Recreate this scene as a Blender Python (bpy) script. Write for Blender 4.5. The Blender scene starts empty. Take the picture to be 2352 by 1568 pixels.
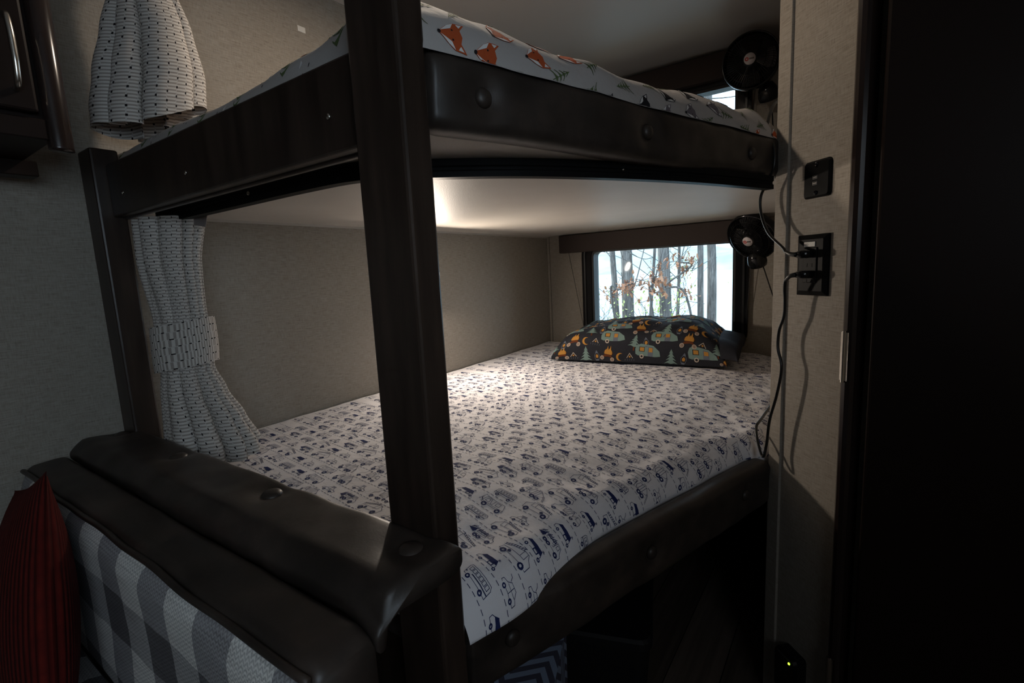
import bpy, bmesh, math, random
from mathutils import Vector, Matrix, noise
from mathutils.geometry import tessellate_polygon
random.seed(7)
S = bpy.context.scene
C = S.collection
PI = math.pi

# ------------------------------------------------------------------ camera
cd = bpy.data.cameras.new('camera'); cam = bpy.data.objects.new('camera', cd); C.objects.link(cam)
RT = ((0.82226, 0.04033, -0.56767), (0.56692, -0.14539, 0.81084), (-0.04983, -0.98855, -0.14242))
mw = Matrix.Identity(4)
for i in range(3):
    mw[i][0] = RT[i][0]; mw[i][1] = -RT[i][1]; mw[i][2] = -RT[i][2]
mw.translation = (1.326, -0.39, 1.05)
cam.matrix_world = mw
cd.sensor_width = 36; cd.lens = 17.235; cd.clip_start = 0.02; cd.clip_end = 900
S.camera = cam
# ------------------------------------------------------------------ view, sky, sun, large lights
S.view_settings.view_transform = 'Standard'; S.view_settings.look = 'None'
S.view_settings.gamma = 1; S.view_settings.use_curve_mapping = False
S.view_settings.exposure = 0.0
wd = bpy.data.worlds.new('sky'); S.world = wd; wd.use_nodes = True
bg = wd.node_tree.nodes['Background']; bg.inputs[0].default_value = (0.62, 0.80, 1.0, 1); bg.inputs[1].default_value = 3.3
sl = bpy.data.lights.new('sun', 'SUN'); sl.energy = 4.0; sl.angle = math.radians(1.0); sl.color = (1, 0.93, 0.82)
so = bpy.data.objects.new('sun', sl); C.objects.link(so)
so.rotation_euler = Vector((1, 0.02, -0.75)).to_track_quat('-Z', 'Y').to_euler()
al = bpy.data.lights.new('cabin_window_daylight', 'AREA'); al.shape = 'RECTANGLE'; al.size = 0.8; al.size_y = 0.5
al.energy = 3.5; al.color = (0.80, 0.90, 1.0)
ao = bpy.data.objects.new('cabin_window_daylight', al); C.objects.link(ao)
ao.location = (2.05, -0.82, 1.30); ao.rotation_euler = Vector((-1, 0.15, -0.1)).to_track_quat('-Z', 'Y').to_euler()

# ------------------------------------------------------------------ object helpers
WL = {}
def wloc(o): return WL.get(o.name, Vector((0, 0, 0))) if o else Vector((0, 0, 0))
def thing(name, label, cat, loc=(0, 0, 0), group=None):
    o = bpy.data.objects.new(name, None); C.objects.link(o); o.location = loc
    o.empty_display_size = 0.05
    WL[o.name] = Vector(loc); o['label'] = label; o['category'] = cat
    if group: o['group'] = group
    return o
def tag(o, label, cat, group=None):
    o['label'] = label; o['category'] = cat
    if group: o['group'] = group
    return o
def box_uv(me):
    uv = me.uv_layers.new(name='UVMap').data
    vs = me.vertices
    for p in me.polygons:
        n = p.normal
        if abs(n.z) > 0.7:
            for li in p.loop_indices:
                co = vs[me.loops[li].vertex_index].co; uv[li].uv = (co.x, co.y)
        else:
            l = math.hypot(n.x, n.y) or 1; tx, ty = -n.y / l, n.x / l
            for li in p.loop_indices:
                co = vs[me.loops[li].vertex_index].co; uv[li].uv = (co.x * tx + co.y * ty, co.z)
def obj(name, verts, faces, mat, parent=None, smooth=False, uvs=None, loc=None, kind=None, mats=None, midx=None):
    me = bpy.data.meshes.new(name)
    off = wloc(parent)
    if parent is None:
        off = Vector(loc) if loc is not None else Vector((0, 0, 0))
    me.from_pydata([(v[0] - off.x, v[1] - off.y, v[2] - off.z) for v in verts], [], faces)
    me.update()
    if uvs:
        l = me.uv_layers.new(name='UVMap').data
        for lp in me.loops: l[lp.index].uv = uvs[lp.vertex_index]
    else:
        box_uv(me)
    for m in (mats or [mat]): me.materials.append(m)
    if midx:
        for p, i in zip(me.polygons, midx): p.material_index = i
    if smooth:
        for p in me.polygons: p.use_smooth = True
    o = bpy.data.objects.new(name, me); C.objects.link(o)
    if parent is not None:
        o.parent = parent; WL[o.name] = off
    else:
        o.location = off; WL[o.name] = off
    if kind: o['kind'] = kind
    return o
class MB:
    def __init__(s): s.v = []; s.f = []; s.m = []; s.uv = []
    def add(s, v, f, mi=0):
        b = len(s.v); s.v += [tuple(p) for p in v]; s.f += [tuple(b + i for i in q) for q in f]; s.m += [mi] * len(f)
        return s
    def box(s, x0, x1, y0, y1, z0, z1, mi=0, M=None):
        v = [Vector((x, y, z)) for z in (z0, z1) for y in (y0, y1) for x in (x0, x1)]
        if M is not None: v = [M @ p for p in v]
        return s.add(v, [(0, 2, 3, 1), (4, 5, 7, 6), (0, 1, 5, 4), (2, 6, 7, 3), (0, 4, 6, 2), (1, 3, 7, 5)], mi)
    def build(s, name, mat, parent=None, **k):
        return obj(name, s.v, s.f, mat, parent, midx=s.m if len(set(s.m)) > 1 else None, **k)
def bevel(o, w, seg=2):
    bm = bmesh.new(); bm.from_mesh(o.data)
    bmesh.ops.remove_doubles(bm, verts=bm.verts, dist=1e-6)
    es = [e for e in bm.edges if len(e.link_faces) == 2 and e.calc_face_angle(0) > 0.5]
    bmesh.ops.bevel(bm, geom=es, offset=w, segments=seg, affect='EDGES', profile=0.5)
    for l in list(bm.loops.layers.uv.values()): bm.loops.layers.uv.remove(l)
    bm.to_mesh(o.data); bm.free(); o.data.update()
    box_uv(o.data)
    return o
def bx(name, x0, x1, y0, y1, z0, z1, mat, parent=None, bev=0, M=None, loc=None, kind=None):
    o = MB().box(x0, x1, y0, y1, z0, z1, 0, M).build(name, mat, parent, loc=loc, kind=kind)
    if bev: bevel(o, bev)
    return o
def loft(rings, caps=True, closed=True):
    n = len(rings[0]); v = [tuple(p) for r in rings for p in r]; f = []
    m = n if closed else n - 1
    for i in range(len(rings) - 1):
        for j in range(m):
            k = (j + 1) % n
            f.append((i * n + j, i * n + k, (i + 1) * n + k, (i + 1) * n + j))
    if caps and closed:
        f.append(tuple(reversed(range(n)))); f.append(tuple(range((len(rings) - 1) * n, len(rings) * n)))
    return v, f
def rrect(w, h, r, k=5):
    pts = []
    for cx, cy, a0 in ((w / 2 - r, h / 2 - r, 0), (-w / 2 + r, h / 2 - r, PI / 2), (-w / 2 + r, -h / 2 + r, PI), (w / 2 - r, -h / 2 + r, 1.5 * PI)):
        for i in range(k + 1):
            a = a0 + PI / 2 * i / k; pts.append((cx + r * math.cos(a), cy + r * math.sin(a)))
    return pts
def dense(loop, seg):
    out = []
    for i, p in enumerate(loop):
        q = loop[(i + 1) % len(loop)]; d = math.dist(p, q); n = max(1, int(d / seg))
        for t in range(n): out.append(tuple(a + (b - a) * t / n for a, b in zip(p, q)))
    return out
def catmull(pts, n=8):
    P = [Vector(p) for p in pts]; P = [2 * P[0] - P[1]] + P + [2 * P[-1] - P[-2]]; out = []
    for i in range(1, len(P) - 2):
        for j in range(n):
            t = j / n; a, b, c, d = P[i - 1:i + 3]
            out.append(0.5 * ((2 * b) + (c - a) * t + (2 * a - 5 * b + 4 * c - d) * t * t + (3 * b - a - 3 * c + d) * t ** 3))
    out.append(P[-2]); return out
def tube(path, r, n=8, prof=None):
    P = [Vector(p) for p in path]; rings = []; up = None
    for i, p in enumerate(P):
        t = (P[min(i + 1, len(P) - 1)] - P[max(i - 1, 0)]).normalized()
        if up is None: up = Vector((0, 0, 1)) if abs(t.z) < 0.9 else Vector((1, 0, 0))
        a = t.cross(up).normalized(); b = a.cross(t).normalized(); up = b
        rr = r(i / (len(P) - 1)) if callable(r) else r
        if prof: rings.append([p + a * x + b * y for x, y in prof])
        else: rings.append([p + (a * math.cos(2 * PI * j / n) + b * math.sin(2 * PI * j / n)) * rr for j in range(n)])
    return loft(rings)
def lathe(prof, n=24, M=None):
    rings = [[Vector((r * math.cos(2 * PI * j / n), r * math.sin(2 * PI * j / n), z)) for j in range(n)] for r, z in prof]
    if M is not None: rings = [[M @ p for p in r] for r in rings]
    return loft(rings)
def frame_m(o, x, y, z):
    M = Matrix.Identity(4)
    for i in range(3): M[i][0], M[i][1], M[i][2], M[i][3] = x[i], y[i], z[i], o[i]
    return M
def zaxis(o, z, up=(0, 0, 1)):
    z = Vector(z).normalized(); x = Vector(up).cross(z)
    if x.length < 1e-4: x = Vector((1, 0, 0))
    x.normalize(); y = z.cross(x)
    return frame_m(o, x, y, z)
def grid_surf(f, nu, nv, uvf=None):
    v = []; uv = []
    for i in range(nu + 1):
        for j in range(nv + 1):
            u, w = i / nu, j / nv; v.append(tuple(f(u, w)))
            if uvf: uv.append(uvf(u, w))
    q = [(i * (nv + 1) + j, (i + 1) * (nv + 1) + j, (i + 1) * (nv + 1) + j + 1, i * (nv + 1) + j + 1) for i in range(nu) for j in range(nv)]
    return v, q, uv
def sm(a, b, x):
    t = max(0.0, min(1.0, (x - a) / (b - a))); return t * t * (3 - 2 * t)
def nz(x, y, z=0.0): return noise.noise(Vector((x, y, z)))
def interp(tab, x):
    if x >= tab[0][0]: return tab[0][1]
    for (a, p), (b, q) in zip(tab, tab[1:]):
        if x >= b:
            t = (x - b) / (a - b); t = t * t * (3 - 2 * t) * 0.5 + t * 0.5; return q + (p - q) * t
    return tab[-1][1]

# ------------------------------------------------------------------ materials
class N:
    def __init__(s, name):
        s.m = bpy.data.materials.new(name); s.m.use_nodes = True; s.t = s.m.node_tree
        s.b = s.t.nodes['Principled BSDF']; s.o = s.t.nodes['Material Output']
    def new(s, ty, **k):
        n = s.t.nodes.new(ty)
        for a, b in k.items(): setattr(n, a, b)
        return n
    def put(s, sock, v):
        if hasattr(v, 'is_linked') or isinstance(v, bpy.types.NodeSocket): s.t.links.new(v, sock)
        else: sock.default_value = v
    def math(s, op, a, b=0.0, c=0.0):
        n = s.new('ShaderNodeMath', operation=op)
        s.put(n.inputs[0], a); s.put(n.inputs[1], b); s.put(n.inputs[2], c); return n.outputs[0]
    def uv(s, sx=1, sy=1, coord='UV'):
        tc = s.new('ShaderNodeTexCoord'); mp = s.new('ShaderNodeMapping'); s.t.links.new(tc.outputs[coord], mp.inputs[0])
        mp.inputs['Scale'].default_value = (sx, sy, sx) if coord == 'UV' else (sx, sy, sy); return mp.outputs[0]
    def map3(s, sc, coord='Object'):
        tc = s.new('ShaderNodeTexCoord'); mp = s.new('ShaderNodeMapping'); s.t.links.new(tc.outputs[coord], mp.inputs[0])
        mp.inputs['Scale'].default_value = sc; return mp.outputs[0]
    def noise(s, vec, scale=1, det=3, rough=0.55):
        n = s.new('ShaderNodeTexNoise'); s.put(n.inputs['Vector'], vec); n.inputs['Scale'].default_value = scale
        n.inputs['Detail'].default_value = det; n.inputs['Roughness'].default_value = rough; return n.outputs['Fac']
    def ramp(s, fac, stops):
        n = s.new('ShaderNodeValToRGB'); s.put(n.inputs[0], fac); e = n.color_ramp.elements
        while len(e) < len(stops): e.new(0.5)
        for i, (p, c) in enumerate(stops): e[i].position = p; e[i].color = (*c, 1)
        return n.outputs[0]
    def mix(s, fac, a, b):
        n = s.new('ShaderNodeMix', data_type='RGBA'); s.put(n.inputs[0], fac)
        s.put(n.inputs[6], (*a, 1) if isinstance(a, tuple) else a); s.put(n.inputs[7], (*b, 1) if isinstance(b, tuple) else b); return n.outputs[2]
    def bump(s, h, st=0.2, dist=0.001):
        n = s.new('ShaderNodeBump'); s.put(n.inputs['Height'], h); n.inputs['Strength'].default_value = st; n.inputs['Distance'].default_value = dist
        s.t.links.new(n.outputs[0], s.b.inputs['Normal']); return n
    def fin(s, col=None, rough=0.6, spec=0.5, metal=0.0):
        if col is not None: s.put(s.b.inputs['Base Color'], (*col, 1) if isinstance(col, tuple) else col)
        s.put(s.b.inputs['Roughness'], rough); s.b.inputs['Specular IOR Level'].default_value = spec; s.b.inputs['Metallic'].default_value = metal
        return s.m
def plain(name, col, rough=0.6, spec=0.5, metal=0.0): return N(name).fin(col, rough, spec, metal)

def m_wallpaper():
    n = N('linen_wallpaper')
    a = n.noise(n.uv(34, 480), 1, 4, 0.7); b = n.noise(n.uv(600, 55), 1, 3, 0.6); c = n.noise(n.uv(5, 5), 1, 2)
    f = n.math('ADD', n.math('MULTIPLY', a, 0.62), n.math('MULTIPLY', b, 0.38))
    col = n.ramp(f, [(0.36, (0.205, 0.180, 0.150)), (0.5, (0.30, 0.270, 0.230)), (0.64, (0.365, 0.332, 0.285))])
    n.bump(f, 0.35, 0.0008); return n.fin(col, 0.75, 0.25)
def m_wood():
    n = N('espresso_wood')
    a = n.noise(n.map3((45, 45, 5)), 1, 5, 0.6); b = n.noise(n.map3((4, 4, 3)), 1, 2)
    f = n.math('ADD', n.math('MULTIPLY', a, 0.6), n.math('MULTIPLY', b, 0.4))
    col = n.ramp(f, [(0.35, (0.018, 0.012, 0.009)), (0.55, (0.040, 0.027, 0.020)), (0.7, (0.064, 0.042, 0.031))])
    n.bump(a, 0.06, 0.0005); return n.fin(col, 0.36, 0.36)
def m_leather():
    n = N('dark_leatherette')
    a = n.noise(n.map3((420, 420, 420)), 1, 3); b = n.noise(n.map3((14, 14, 14)), 1, 4, 0.65); d = n.noise(n.map3((5, 5, 5)), 1, 2)
    col = n.ramp(n.math('ADD', n.math('MULTIPLY', b, 0.6), n.math('MULTIPLY', d, 0.4)), [(0.35, (0.018, 0.0145, 0.012)), (0.52, (0.036, 0.028, 0.023)), (0.68, (0.062, 0.045, 0.036))])
    n.bump(n.math('ADD', n.math('MULTIPLY', a, 0.2), b), 0.22, 0.002); return n.fin(col, 0.42, 0.38)
def m_deck():
    n = N('textured_panel')
    a = n.noise(n.map3((330, 330, 330)), 1, 2); c = n.noise(n.map3((3, 3, 3)), 1, 3)
    col = n.ramp(c, [(0.3, (0.42, 0.39, 0.35)), (0.7, (0.50, 0.47, 0.43))])
    n.bump(a, 0.35, 0.001); return n.fin(col, 0.52, 0.4)
def m_ceiling():
    n = N('ceiling_panel'); a = n.noise(n.map3((200, 200, 200)), 1, 2)
    n.bump(a, 0.2, 0.0008); return n.fin((0.46, 0.44, 0.42), 0.5, 0.4)
def m_curtain(rot=False):
    n = N('curtain_weave' + ('_turned' if rot else ''))
    tc = n.new('ShaderNodeTexCoord'); sp = n.new('ShaderNodeSeparateXYZ'); n.t.links.new(tc.outputs['UV'], sp.inputs[0])
    u, v = (sp.outputs[1], sp.outputs[0]) if rot else (sp.outputs[0], sp.outputs[1])
    cx = n.math('DIVIDE', u, 0.0150); fx = n.math('FRACT', cx); par = n.math('MULTIPLY', n.math('MODULO', n.math('FLOOR', cx), 2.0), 0.5)
    bars = n.math('FRACT', n.math('ADD', n.math('DIVIDE', v, 0.0066), n.math('MULTIPLY', par, 0.3)))
    tri = n.math('ABSOLUTE', n.math('SUBTRACT', bars, 0.5))
    lit = n.new('ShaderNodeMapRange', interpolation_type='SMOOTHSTEP'); n.put(lit.inputs[0], tri); lit.inputs[1].default_value = 0.18; lit.inputs[2].default_value = 0.30
    col = n.mix(lit.outputs[0], (0.33, 0.295, 0.265), (0.60, 0.565, 0.52))
    edge = n.math('LESS_THAN', fx, 0.09)
    col = n.mix(edge, col, (0.52, 0.49, 0.46))
    edge2 = n.math('LESS_THAN', fx, 0.16)
    dash = n.math('LESS_THAN', n.math('FRACT', n.math('ADD', n.math('DIVIDE', v, 0.0175), par)), 0.26)
    col = n.mix(n.math('MULTIPLY', edge2, dash), col, (0.012, 0.010, 0.012))
    w = n.noise(n.uv(900, 900), 1, 2); n.bump(n.math('ADD', lit.outputs[0], w), 0.25, 0.0006)
    m = n.fin(col, 0.85, 0.2)
    return m
def m_plaid():
    n = N('buffalo_plaid')
    tc = n.new('ShaderNodeTexCoord'); sp = n.new('ShaderNodeSeparateXYZ'); n.t.links.new(tc.outputs['UV'], sp.inputs[0])
    u, v = sp.outputs[0], sp.outputs[1]
    d = n.math('MULTIPLY', n.math('SUBTRACT', n.noise(n.uv(9, 9), 1, 2), 0.5), 0.02)
    def st(x): return n.math('LESS_THAN', n.math('FRACT', n.math('DIVIDE', n.math('ADD', x, d), 0.150)), 0.5)
    a, b = st(u), st(v)
    col = n.mix(a, n.mix(b, (0.78, 0.76, 0.72), (0.46, 0.45, 0.44)), n.mix(b, (0.36, 0.35, 0.355), (0.15, 0.145, 0.15)))
    zig = n.math('ABSOLUTE', n.math('SUBTRACT', n.math('FRACT', n.math('DIVIDE', u, 0.008)), 0.5))
    tw = n.math('FRACT', n.math('ADD', n.math('DIVIDE', v, 0.0052), n.math('MULTIPLY', zig, 1.6)))
    tw = n.math('ABSOLUTE', n.math('SUBTRACT', tw, 0.5))
    sl_ = n.noise(n.uv(14, 500), 1, 3)
    f = n.math('ADD', n.math('MULTIPLY', tw, 0.9), n.math('MULTIPLY', sl_, 0.9))
    g = n.new('ShaderNodeMapRange'); n.put(g.inputs[0], f); g.inputs[1].default_value = 0.25; g.inputs[2].default_value = 0.95; g.inputs[3].default_value = 0.42; g.inputs[4].default_value = 1.25
    hs = n.new('ShaderNodeHueSaturation'); n.put(hs.inputs['Value'], g.outputs[0]); n.put(hs.inputs['Color'], col)
    n.bump(tw, 0.4, 0.001); return n.fin(hs.outputs[0], 0.85, 0.2)
def m_corduroy():
    n = N('red_corduroy')
    tc = n.new('ShaderNodeTexCoord'); sp = n.new('ShaderNodeSeparateXYZ'); n.t.links.new(tc.outputs['UV'], sp.inputs[0])
    w = n.math('ABSOLUTE', n.math('SINE', n.math('MULTIPLY', sp.outputs[0], PI / 0.011)))
    c = n.noise(n.uv(60, 60), 1, 3)
    col = n.mix(n.math('MULTIPLY', w, c), (0.045, 0.004, 0.003), (0.17, 0.016, 0.011))
    n.bump(w, 0.8, 0.003); return n.fin(col, 0.9, 0.15)
def m_sheet(name, col, sc=60):
    n = N(name); a = n.noise(n.map3((sc, sc, sc)), 1, 4, 0.6); b = n.noise(n.map3((1500, 1500, 1500)), 1, 1)
    n.bump(n.math('ADD', a, n.math('MULTIPLY', b, 0.1)), 0.32, 0.003); return n.fin(col, 0.8, 0.2)
def m_plank():
    n = N('vinyl_plank')
    oi = n.new('ShaderNodeObjectInfo')
    a = n.noise(n.map3((60, 3, 60)), 1, 5, 0.6)
    f = n.math('ADD', n.math('MULTIPLY', a, 0.7), n.math('MULTIPLY', oi.outputs['Random'], 0.3))
    col = n.ramp(f, [(0.25, (0.060, 0.045, 0.036)), (0.5, (0.115, 0.088, 0.070)), (0.75, (0.18, 0.14, 0.115))])
    return n.fin(col, 0.45, 0.4)
def m_bark():
    n = N('grey_bark'); a = n.noise(n.map3((22, 22, 3.5)), 1, 5, 0.7); b = n.noise(n.map3((3, 3, 1)), 1, 2)
    col = n.ramp(n.math('ADD', n.math('MULTIPLY', a, 0.7), n.math('MULTIPLY', b, 0.3)), [(0.36, (0.06, 0.057, 0.054)), (0.52, (0.15, 0.144, 0.138)), (0.68, (0.32, 0.305, 0.285))])
    n.bump(a, 0.6, 0.02); return n.fin(col, 0.9, 0.1)
def m_water():
    n = N('lake_water'); a = n.noise(n.map3((0.5, 1.6, 1)), 1, 4, 0.7)
    col = n.ramp(a, [(0.3, (0.36, 0.60, 0.70)), (0.6, (0.58, 0.80, 0.86))])
    n.bump(a, 0.35, 0.05); return n.fin(col, 0.35, 0.6)
def m_noisecol(name, c0, c1, sc, rough=0.85):
    n = N(name); a = n.noise(n.map3((sc, sc, sc)), 1, 4); return n.fin(n.ramp(a, [(0.35, c0), (0.65, c1)]), rough, 0.2)
def m_glass():
    n = N('window_glass'); n.t.nodes.remove(n.b)
    tr = n.new('ShaderNodeBsdfTransparent'); tr.inputs[0].default_value = (0.94, 0.97, 0.97, 1)
    gl = n.new('ShaderNodeBsdfGlossy'); gl.inputs['Roughness'].default_value = 0.03
    fr = n.new('ShaderNodeFresnel'); fr.inputs[0].default_value = 1.45
    mx = n.new('ShaderNodeMixShader'); n.t.links.new(fr.outputs[0], mx.inputs[0]); n.t.links.new(tr.outputs[0], mx.inputs[1]); n.t.links.new(gl.outputs[0], mx.inputs[2])
    n.t.links.new(mx.outputs[0], n.o.inputs[0]); return n.m
def m_emit(name, col, st):
    n = N(name); n.b.inputs['Emission Color'].default_value = (*col, 1); n.b.inputs['Emission Strength'].default_value = st; return n.fin(col, 0.5)
def m_chevron():
    n = N('chevron_cloth')
    tc = n.new('ShaderNodeTexCoord'); sp = n.new('ShaderNodeSeparateXYZ'); n.t.links.new(tc.outputs['UV'], sp.inputs[0])
    z = n.math('ABSOLUTE', n.math('SUBTRACT', n.math('FRACT', n.math('DIVIDE', sp.outputs[0], 0.10)), 0.5))
    s_ = n.math('LESS_THAN', n.math('FRACT', n.math('ADD', n.math('DIVIDE', sp.outputs[1], 0.034), n.math('MULTIPLY', z, 3.0))), 0.5)
    return n.fin(n.mix(s_, (0.10, 0.10, 0.14), (0.34, 0.42, 0.58)), 0.85, 0.2)

M_WALL = m_wallpaper(); M_WOOD = m_wood(); M_LEATHER = m_leather(); M_DECK = m_deck(); M_CEIL = m_ceiling()
M_CUR = m_curtain(); M_CURT = m_curtain(True); M_PLAID = m_plaid(); M_RED = m_corduroy()
M_SHEET = m_sheet('white_cotton', (0.82, 0.80, 0.82)); M_SHEET2 = m_sheet('grey_cotton', (0.40, 0.375, 0.355)); M_PILLOW = m_sheet('charcoal_cotton', (0.020, 0.021, 0.028))
M_PLANK = m_plank(); M_BARK = m_bark(); M_WATER = m_water(); M_GLASS = m_glass(); M_CHEV = m_chevron()
M_BLACK = plain('black_plastic', (0.008, 0.008, 0.009), 0.14, 0.4); M_BLACKM = plain('matte_black', (0.009, 0.009, 0.010), 0.55); M_RUBBER = plain('black_rubber', (0.010, 0.010, 0.010), 0.35)
M_PLATE = plain('satin_black', (0.008, 0.008, 0.008), 0.45, 0.04)
M_VAL = plain('brown_valance', (0.040, 0.029, 0.025), 0.7, 0.3); M_CHROME = plain('brushed_nickel', (0.62, 0.58, 0.52), 0.25, 0.5, 1.0)
M_PAPER = plain('white_paper', (0.72, 0.70, 0.66), 0.7); M_NAVY = plain('navy_ink', (0.016, 0.026, 0.105), 0.85, 0.2); M_NAVYL = plain('faded_ink', (0.050, 0.060, 0.13), 0.85, 0.2)
M_LAMP = m_emit('lamp_lens', (1.0, 0.80, 0.58), 4.0); M_LED = m_emit('green_led', (0.45, 1.0, 0.03), 5.0)
M_HILL = m_noisecol('far_shore', (0.30, 0.40, 0.44), (0.46, 0.54, 0.50), 0.05); M_GROUND = m_noisecol('leaf_litter', (0.16, 0.12, 0.08), (0.32, 0.26, 0.17), 3)
M_OAK = m_noisecol('dry_oak_leaf', (0.22, 0.095, 0.055), (0.52, 0.28, 0.17), 9); M_GREEN = m_noisecol('spring_leaf', (0.34, 0.46, 0.14), (0.62, 0.70, 0.30), 6)
M_BADGE = plain('badge_white', (0.55, 0.50, 0.50), 0.5); M_REDINK = plain('red_ink', (0.45, 0.04, 0.03), 0.6); M_SKIN = plain('trailer_skin', (0.6, 0.6, 0.58), 0.5)
def ink(nm, c): return plain(nm, c, 0.85, 0.2)

# ================================================================== SETTING
ZC = 1.885; YH = 1.877; XR = 2.08; YB = -2.4
P0 = Vector((1.189, 0.8136, 0)); TD = Vector((0.70711, -0.70711, 0)); NP = Vector((-0.70711, -0.70711, 0))   # angled partition: origin, along, out
MP = frame_m(P0, TD, NP, Vector((0, 0, 1)))          # local x along the face, y out of the face, z up
RA = Vector((0.938, 0.042, 0)); RD = Vector((0.309, 0.951, 0)).normalized(); RN = Vector((RD.y, -RD.x, 0))
def struct(o): o['kind'] = 'structure'; return o
fl = struct(bx('floor', -0.05, XR + 0.05, YB - 0.05, YH + 0.05, -0.06, -0.008, plain('subfloor', (0.03, 0.025, 0.02), 0.8)))
pk = None
for i in range(19):
    for j in range(4):
        x = 0.002 + i * 0.121; y0 = YB + ((i * 0.37) % 1.0) * 1.1 - 0.9 + j * 1.22
        if y0 > YH or y0 + 1.21 < YB: continue
        a, b = max(y0, YB), min(y0 + 1.217, YH)
        if b - a < 0.05: continue
        if b - a > 1.2 and pk is not None:
            o = pk.copy(); C.objects.link(o); o.location = (x, a, -0.008)
        else:
            o = MB().box(0, 0.118, 0, b - a, 0, 0.008).build('plank', M_PLANK); o.location = (x, a, -0.008)
            if b - a > 1.2: pk = o
        o.parent = fl
struct(bx('ceiling', -0.05, XR + 0.05, YB - 0.05, YH + 0.05, ZC, ZC + 0.05, M_CEIL))
struct(bx('wall_left', -0.05, 0, YB, YH, 0, ZC, M_WALL))
def holed(name, x0, x1, z0, z1, y0, y1, holes, mat):
    xs = sorted({x0, x1, *[h[0] for h in holes], *[h[1] for h in holes]}); zs = sorted({z0, z1, *[h[2] for h in holes], *[h[3] for h in holes]}); m = MB()
    for a, b in zip(xs, xs[1:]):
        for c, d in zip(zs, zs[1:]):
            if not any(a >= h[0] - 1e-6 and b <= h[1] + 1e-6 and c >= h[2] - 1e-6 and d <= h[3] + 1e-6 for h in holes): m.box(a, b, y0, y1, c, d)
    return struct(m.build(name, mat))
GX0, GX1 = 0.264, 0.904
W1 = (GX0 - 0.02, GX1 + 0.02, 0.71, 1.14); W2 = (GX0 - 0.02, GX1 + 0.02, 1.37, 1.76)
holed('wall_head', 0, XR, 0, ZC, YH, YH + 0.05, [W1, W2], M_WALL)
struct(bx('wall_back', 0, XR, YB - 0.05, YB, 0, ZC, M_WALL))
wr_ = holed('wall_right', YB, YH, 0, ZC, -0.05, 0.0, [(-1.27, -0.37, 1.0, 1.60)], M_WALL)
wr_.rotation_euler = (0, 0, PI / 2); wr_.location = (XR, 0, 0)
# the angled partition and the wall behind it, one body seen from above
pp = [P0, P0 + TD * 0.20, Vector((1.372, 0.705, 0)), Vector((1.30, 0.80, 0)), Vector((1.25, YH, 0)), Vector((1.192, YH, 0))]
struct(obj('wall_partition', *loft([[(p.x, p.y, 0) for p in pp], [(p.x, p.y, ZC) for p in pp]]), M_WALL))
struct(bevel(MB().box(-0.004, 0.031, -0.003, 0.0055, 0, ZC, 0, MP).build('trim_1', M_WALL), 0.0015))
cr = [(0.188, 0), (0.188, 0.008), (0.191, 0.014), (0.197, 0.018), (0.204, 0.018), (0.210, 0.014), (0.213, 0.008), (0.213, -0.012), (0.188, -0.012)]
M_TRIM = plain('dark_moulding', (0.020, 0.013, 0.011), 0.2, 0.5)
struct(obj('trim_2', *loft([[MP @ Vector((a, b, z)) for a, b in cr] for z in (0.0, ZC)]), M_TRIM))
# door beside the partition
M_DOOR = plain('black_brown_door', (0.012, 0.0075, 0.006), 0.45, 0.12)
D0 = P0 + TD * 0.222 + NP * -0.012
dr = struct(bevel(MB().box(D0.x, D0.x + 0.72, D0.y - 0.03, D0.y, 0.015, ZC - 0.02).build('door_1', M_DOOR), 0.004))
for zc in (0.868, 0.22, 1.66):
    h = MB(); v, f = lathe([(0.0035, -0.047), (0.0035, 0.047)], 10, MP @ Matrix.Translation((0.201, 0.021, zc))); h.add(v, f)
    h.box(0.193, 0.209, 0.017, 0.0195, zc - 0.044, zc + 0.044, 0, MP); h.build('hinge', M_CHROME, dr)
v, f = tube(catmull([(D0.x + 0.66, D0.y - 0.03, 0.92), (D0.x + 0.66, D0.y - 0.075, 0.92), (D0.x + 0.60, D0.y - 0.08, 0.92), (D0.x + 0.55, D0.y - 0.08, 0.918)]), 0.009)
obj('door_handle', v, f, M_CHROME, dr, smooth=True)
# thin caulk line between deck and wall, head corner bead
struct(bx('trim_3', 0.0, 0.006, 0.03, YH, 1.209, 1.2155, M_DECK)); struct(bx('trim_4', 0.0, 0.012, YH - 0.012, YH, 0.5, 1.214, M_WALL, bev=0.003))

# ---- windows
def ring_frame(outer, inner, y0, y1, M=None):
    n = len(outer); v = []
    for y in (y0, y1):
        v += [(x, y, z) for x, z in outer] + [(x, y, z) for x, z in inner]
    f = []
    for i in range(n):
        k = (i + 1) % n
        f += [(i, k, n + k, n + i), (2 * n + i, 3 * n + i, 3 * n + k, 2 * n + k), (i, 2 * n + i, 2 * n + k, k), (n + i, n + k, 3 * n + k, 3 * n + i)]
    return v, f
def window(name, gx0, gx1, gz0, gz1, y, t):
    cx, cz = (gx0 + gx1) / 2, (gz0 + gz1) / 2; w, h = gx1 - gx0, gz1 - gz0
    def rr(e, r): return [(cx + a, cz + b) for a, b in rrect(w + 2 * e, h + 2 * e, r, 7)]
    o = obj(name, *ring_frame(rr(0.062, 0.075), rr(0.012, 0.03), y - 0.018, y - 0.001), M_BLACK); struct(o)
    obj('window_frame', *ring_frame(rr(0.019, 0.03), rr(0.0, 0.022), y - 0.012, y + 0.045), M_BLACKM, o)
    obj('gasket', *ring_frame(rr(0.048, 0.06), rr(0.040, 0.052), y - 0.024, y - 0.016), M_RUBBER, o)
    g = rr(0.004, 0.022); n = len(g)
    obj('pane', *loft([[(x, y + 0.028, z) for x, z in g], [(x, y + 0.032, z) for x, z in g]]), M_GLASS, o)
    return o
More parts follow.
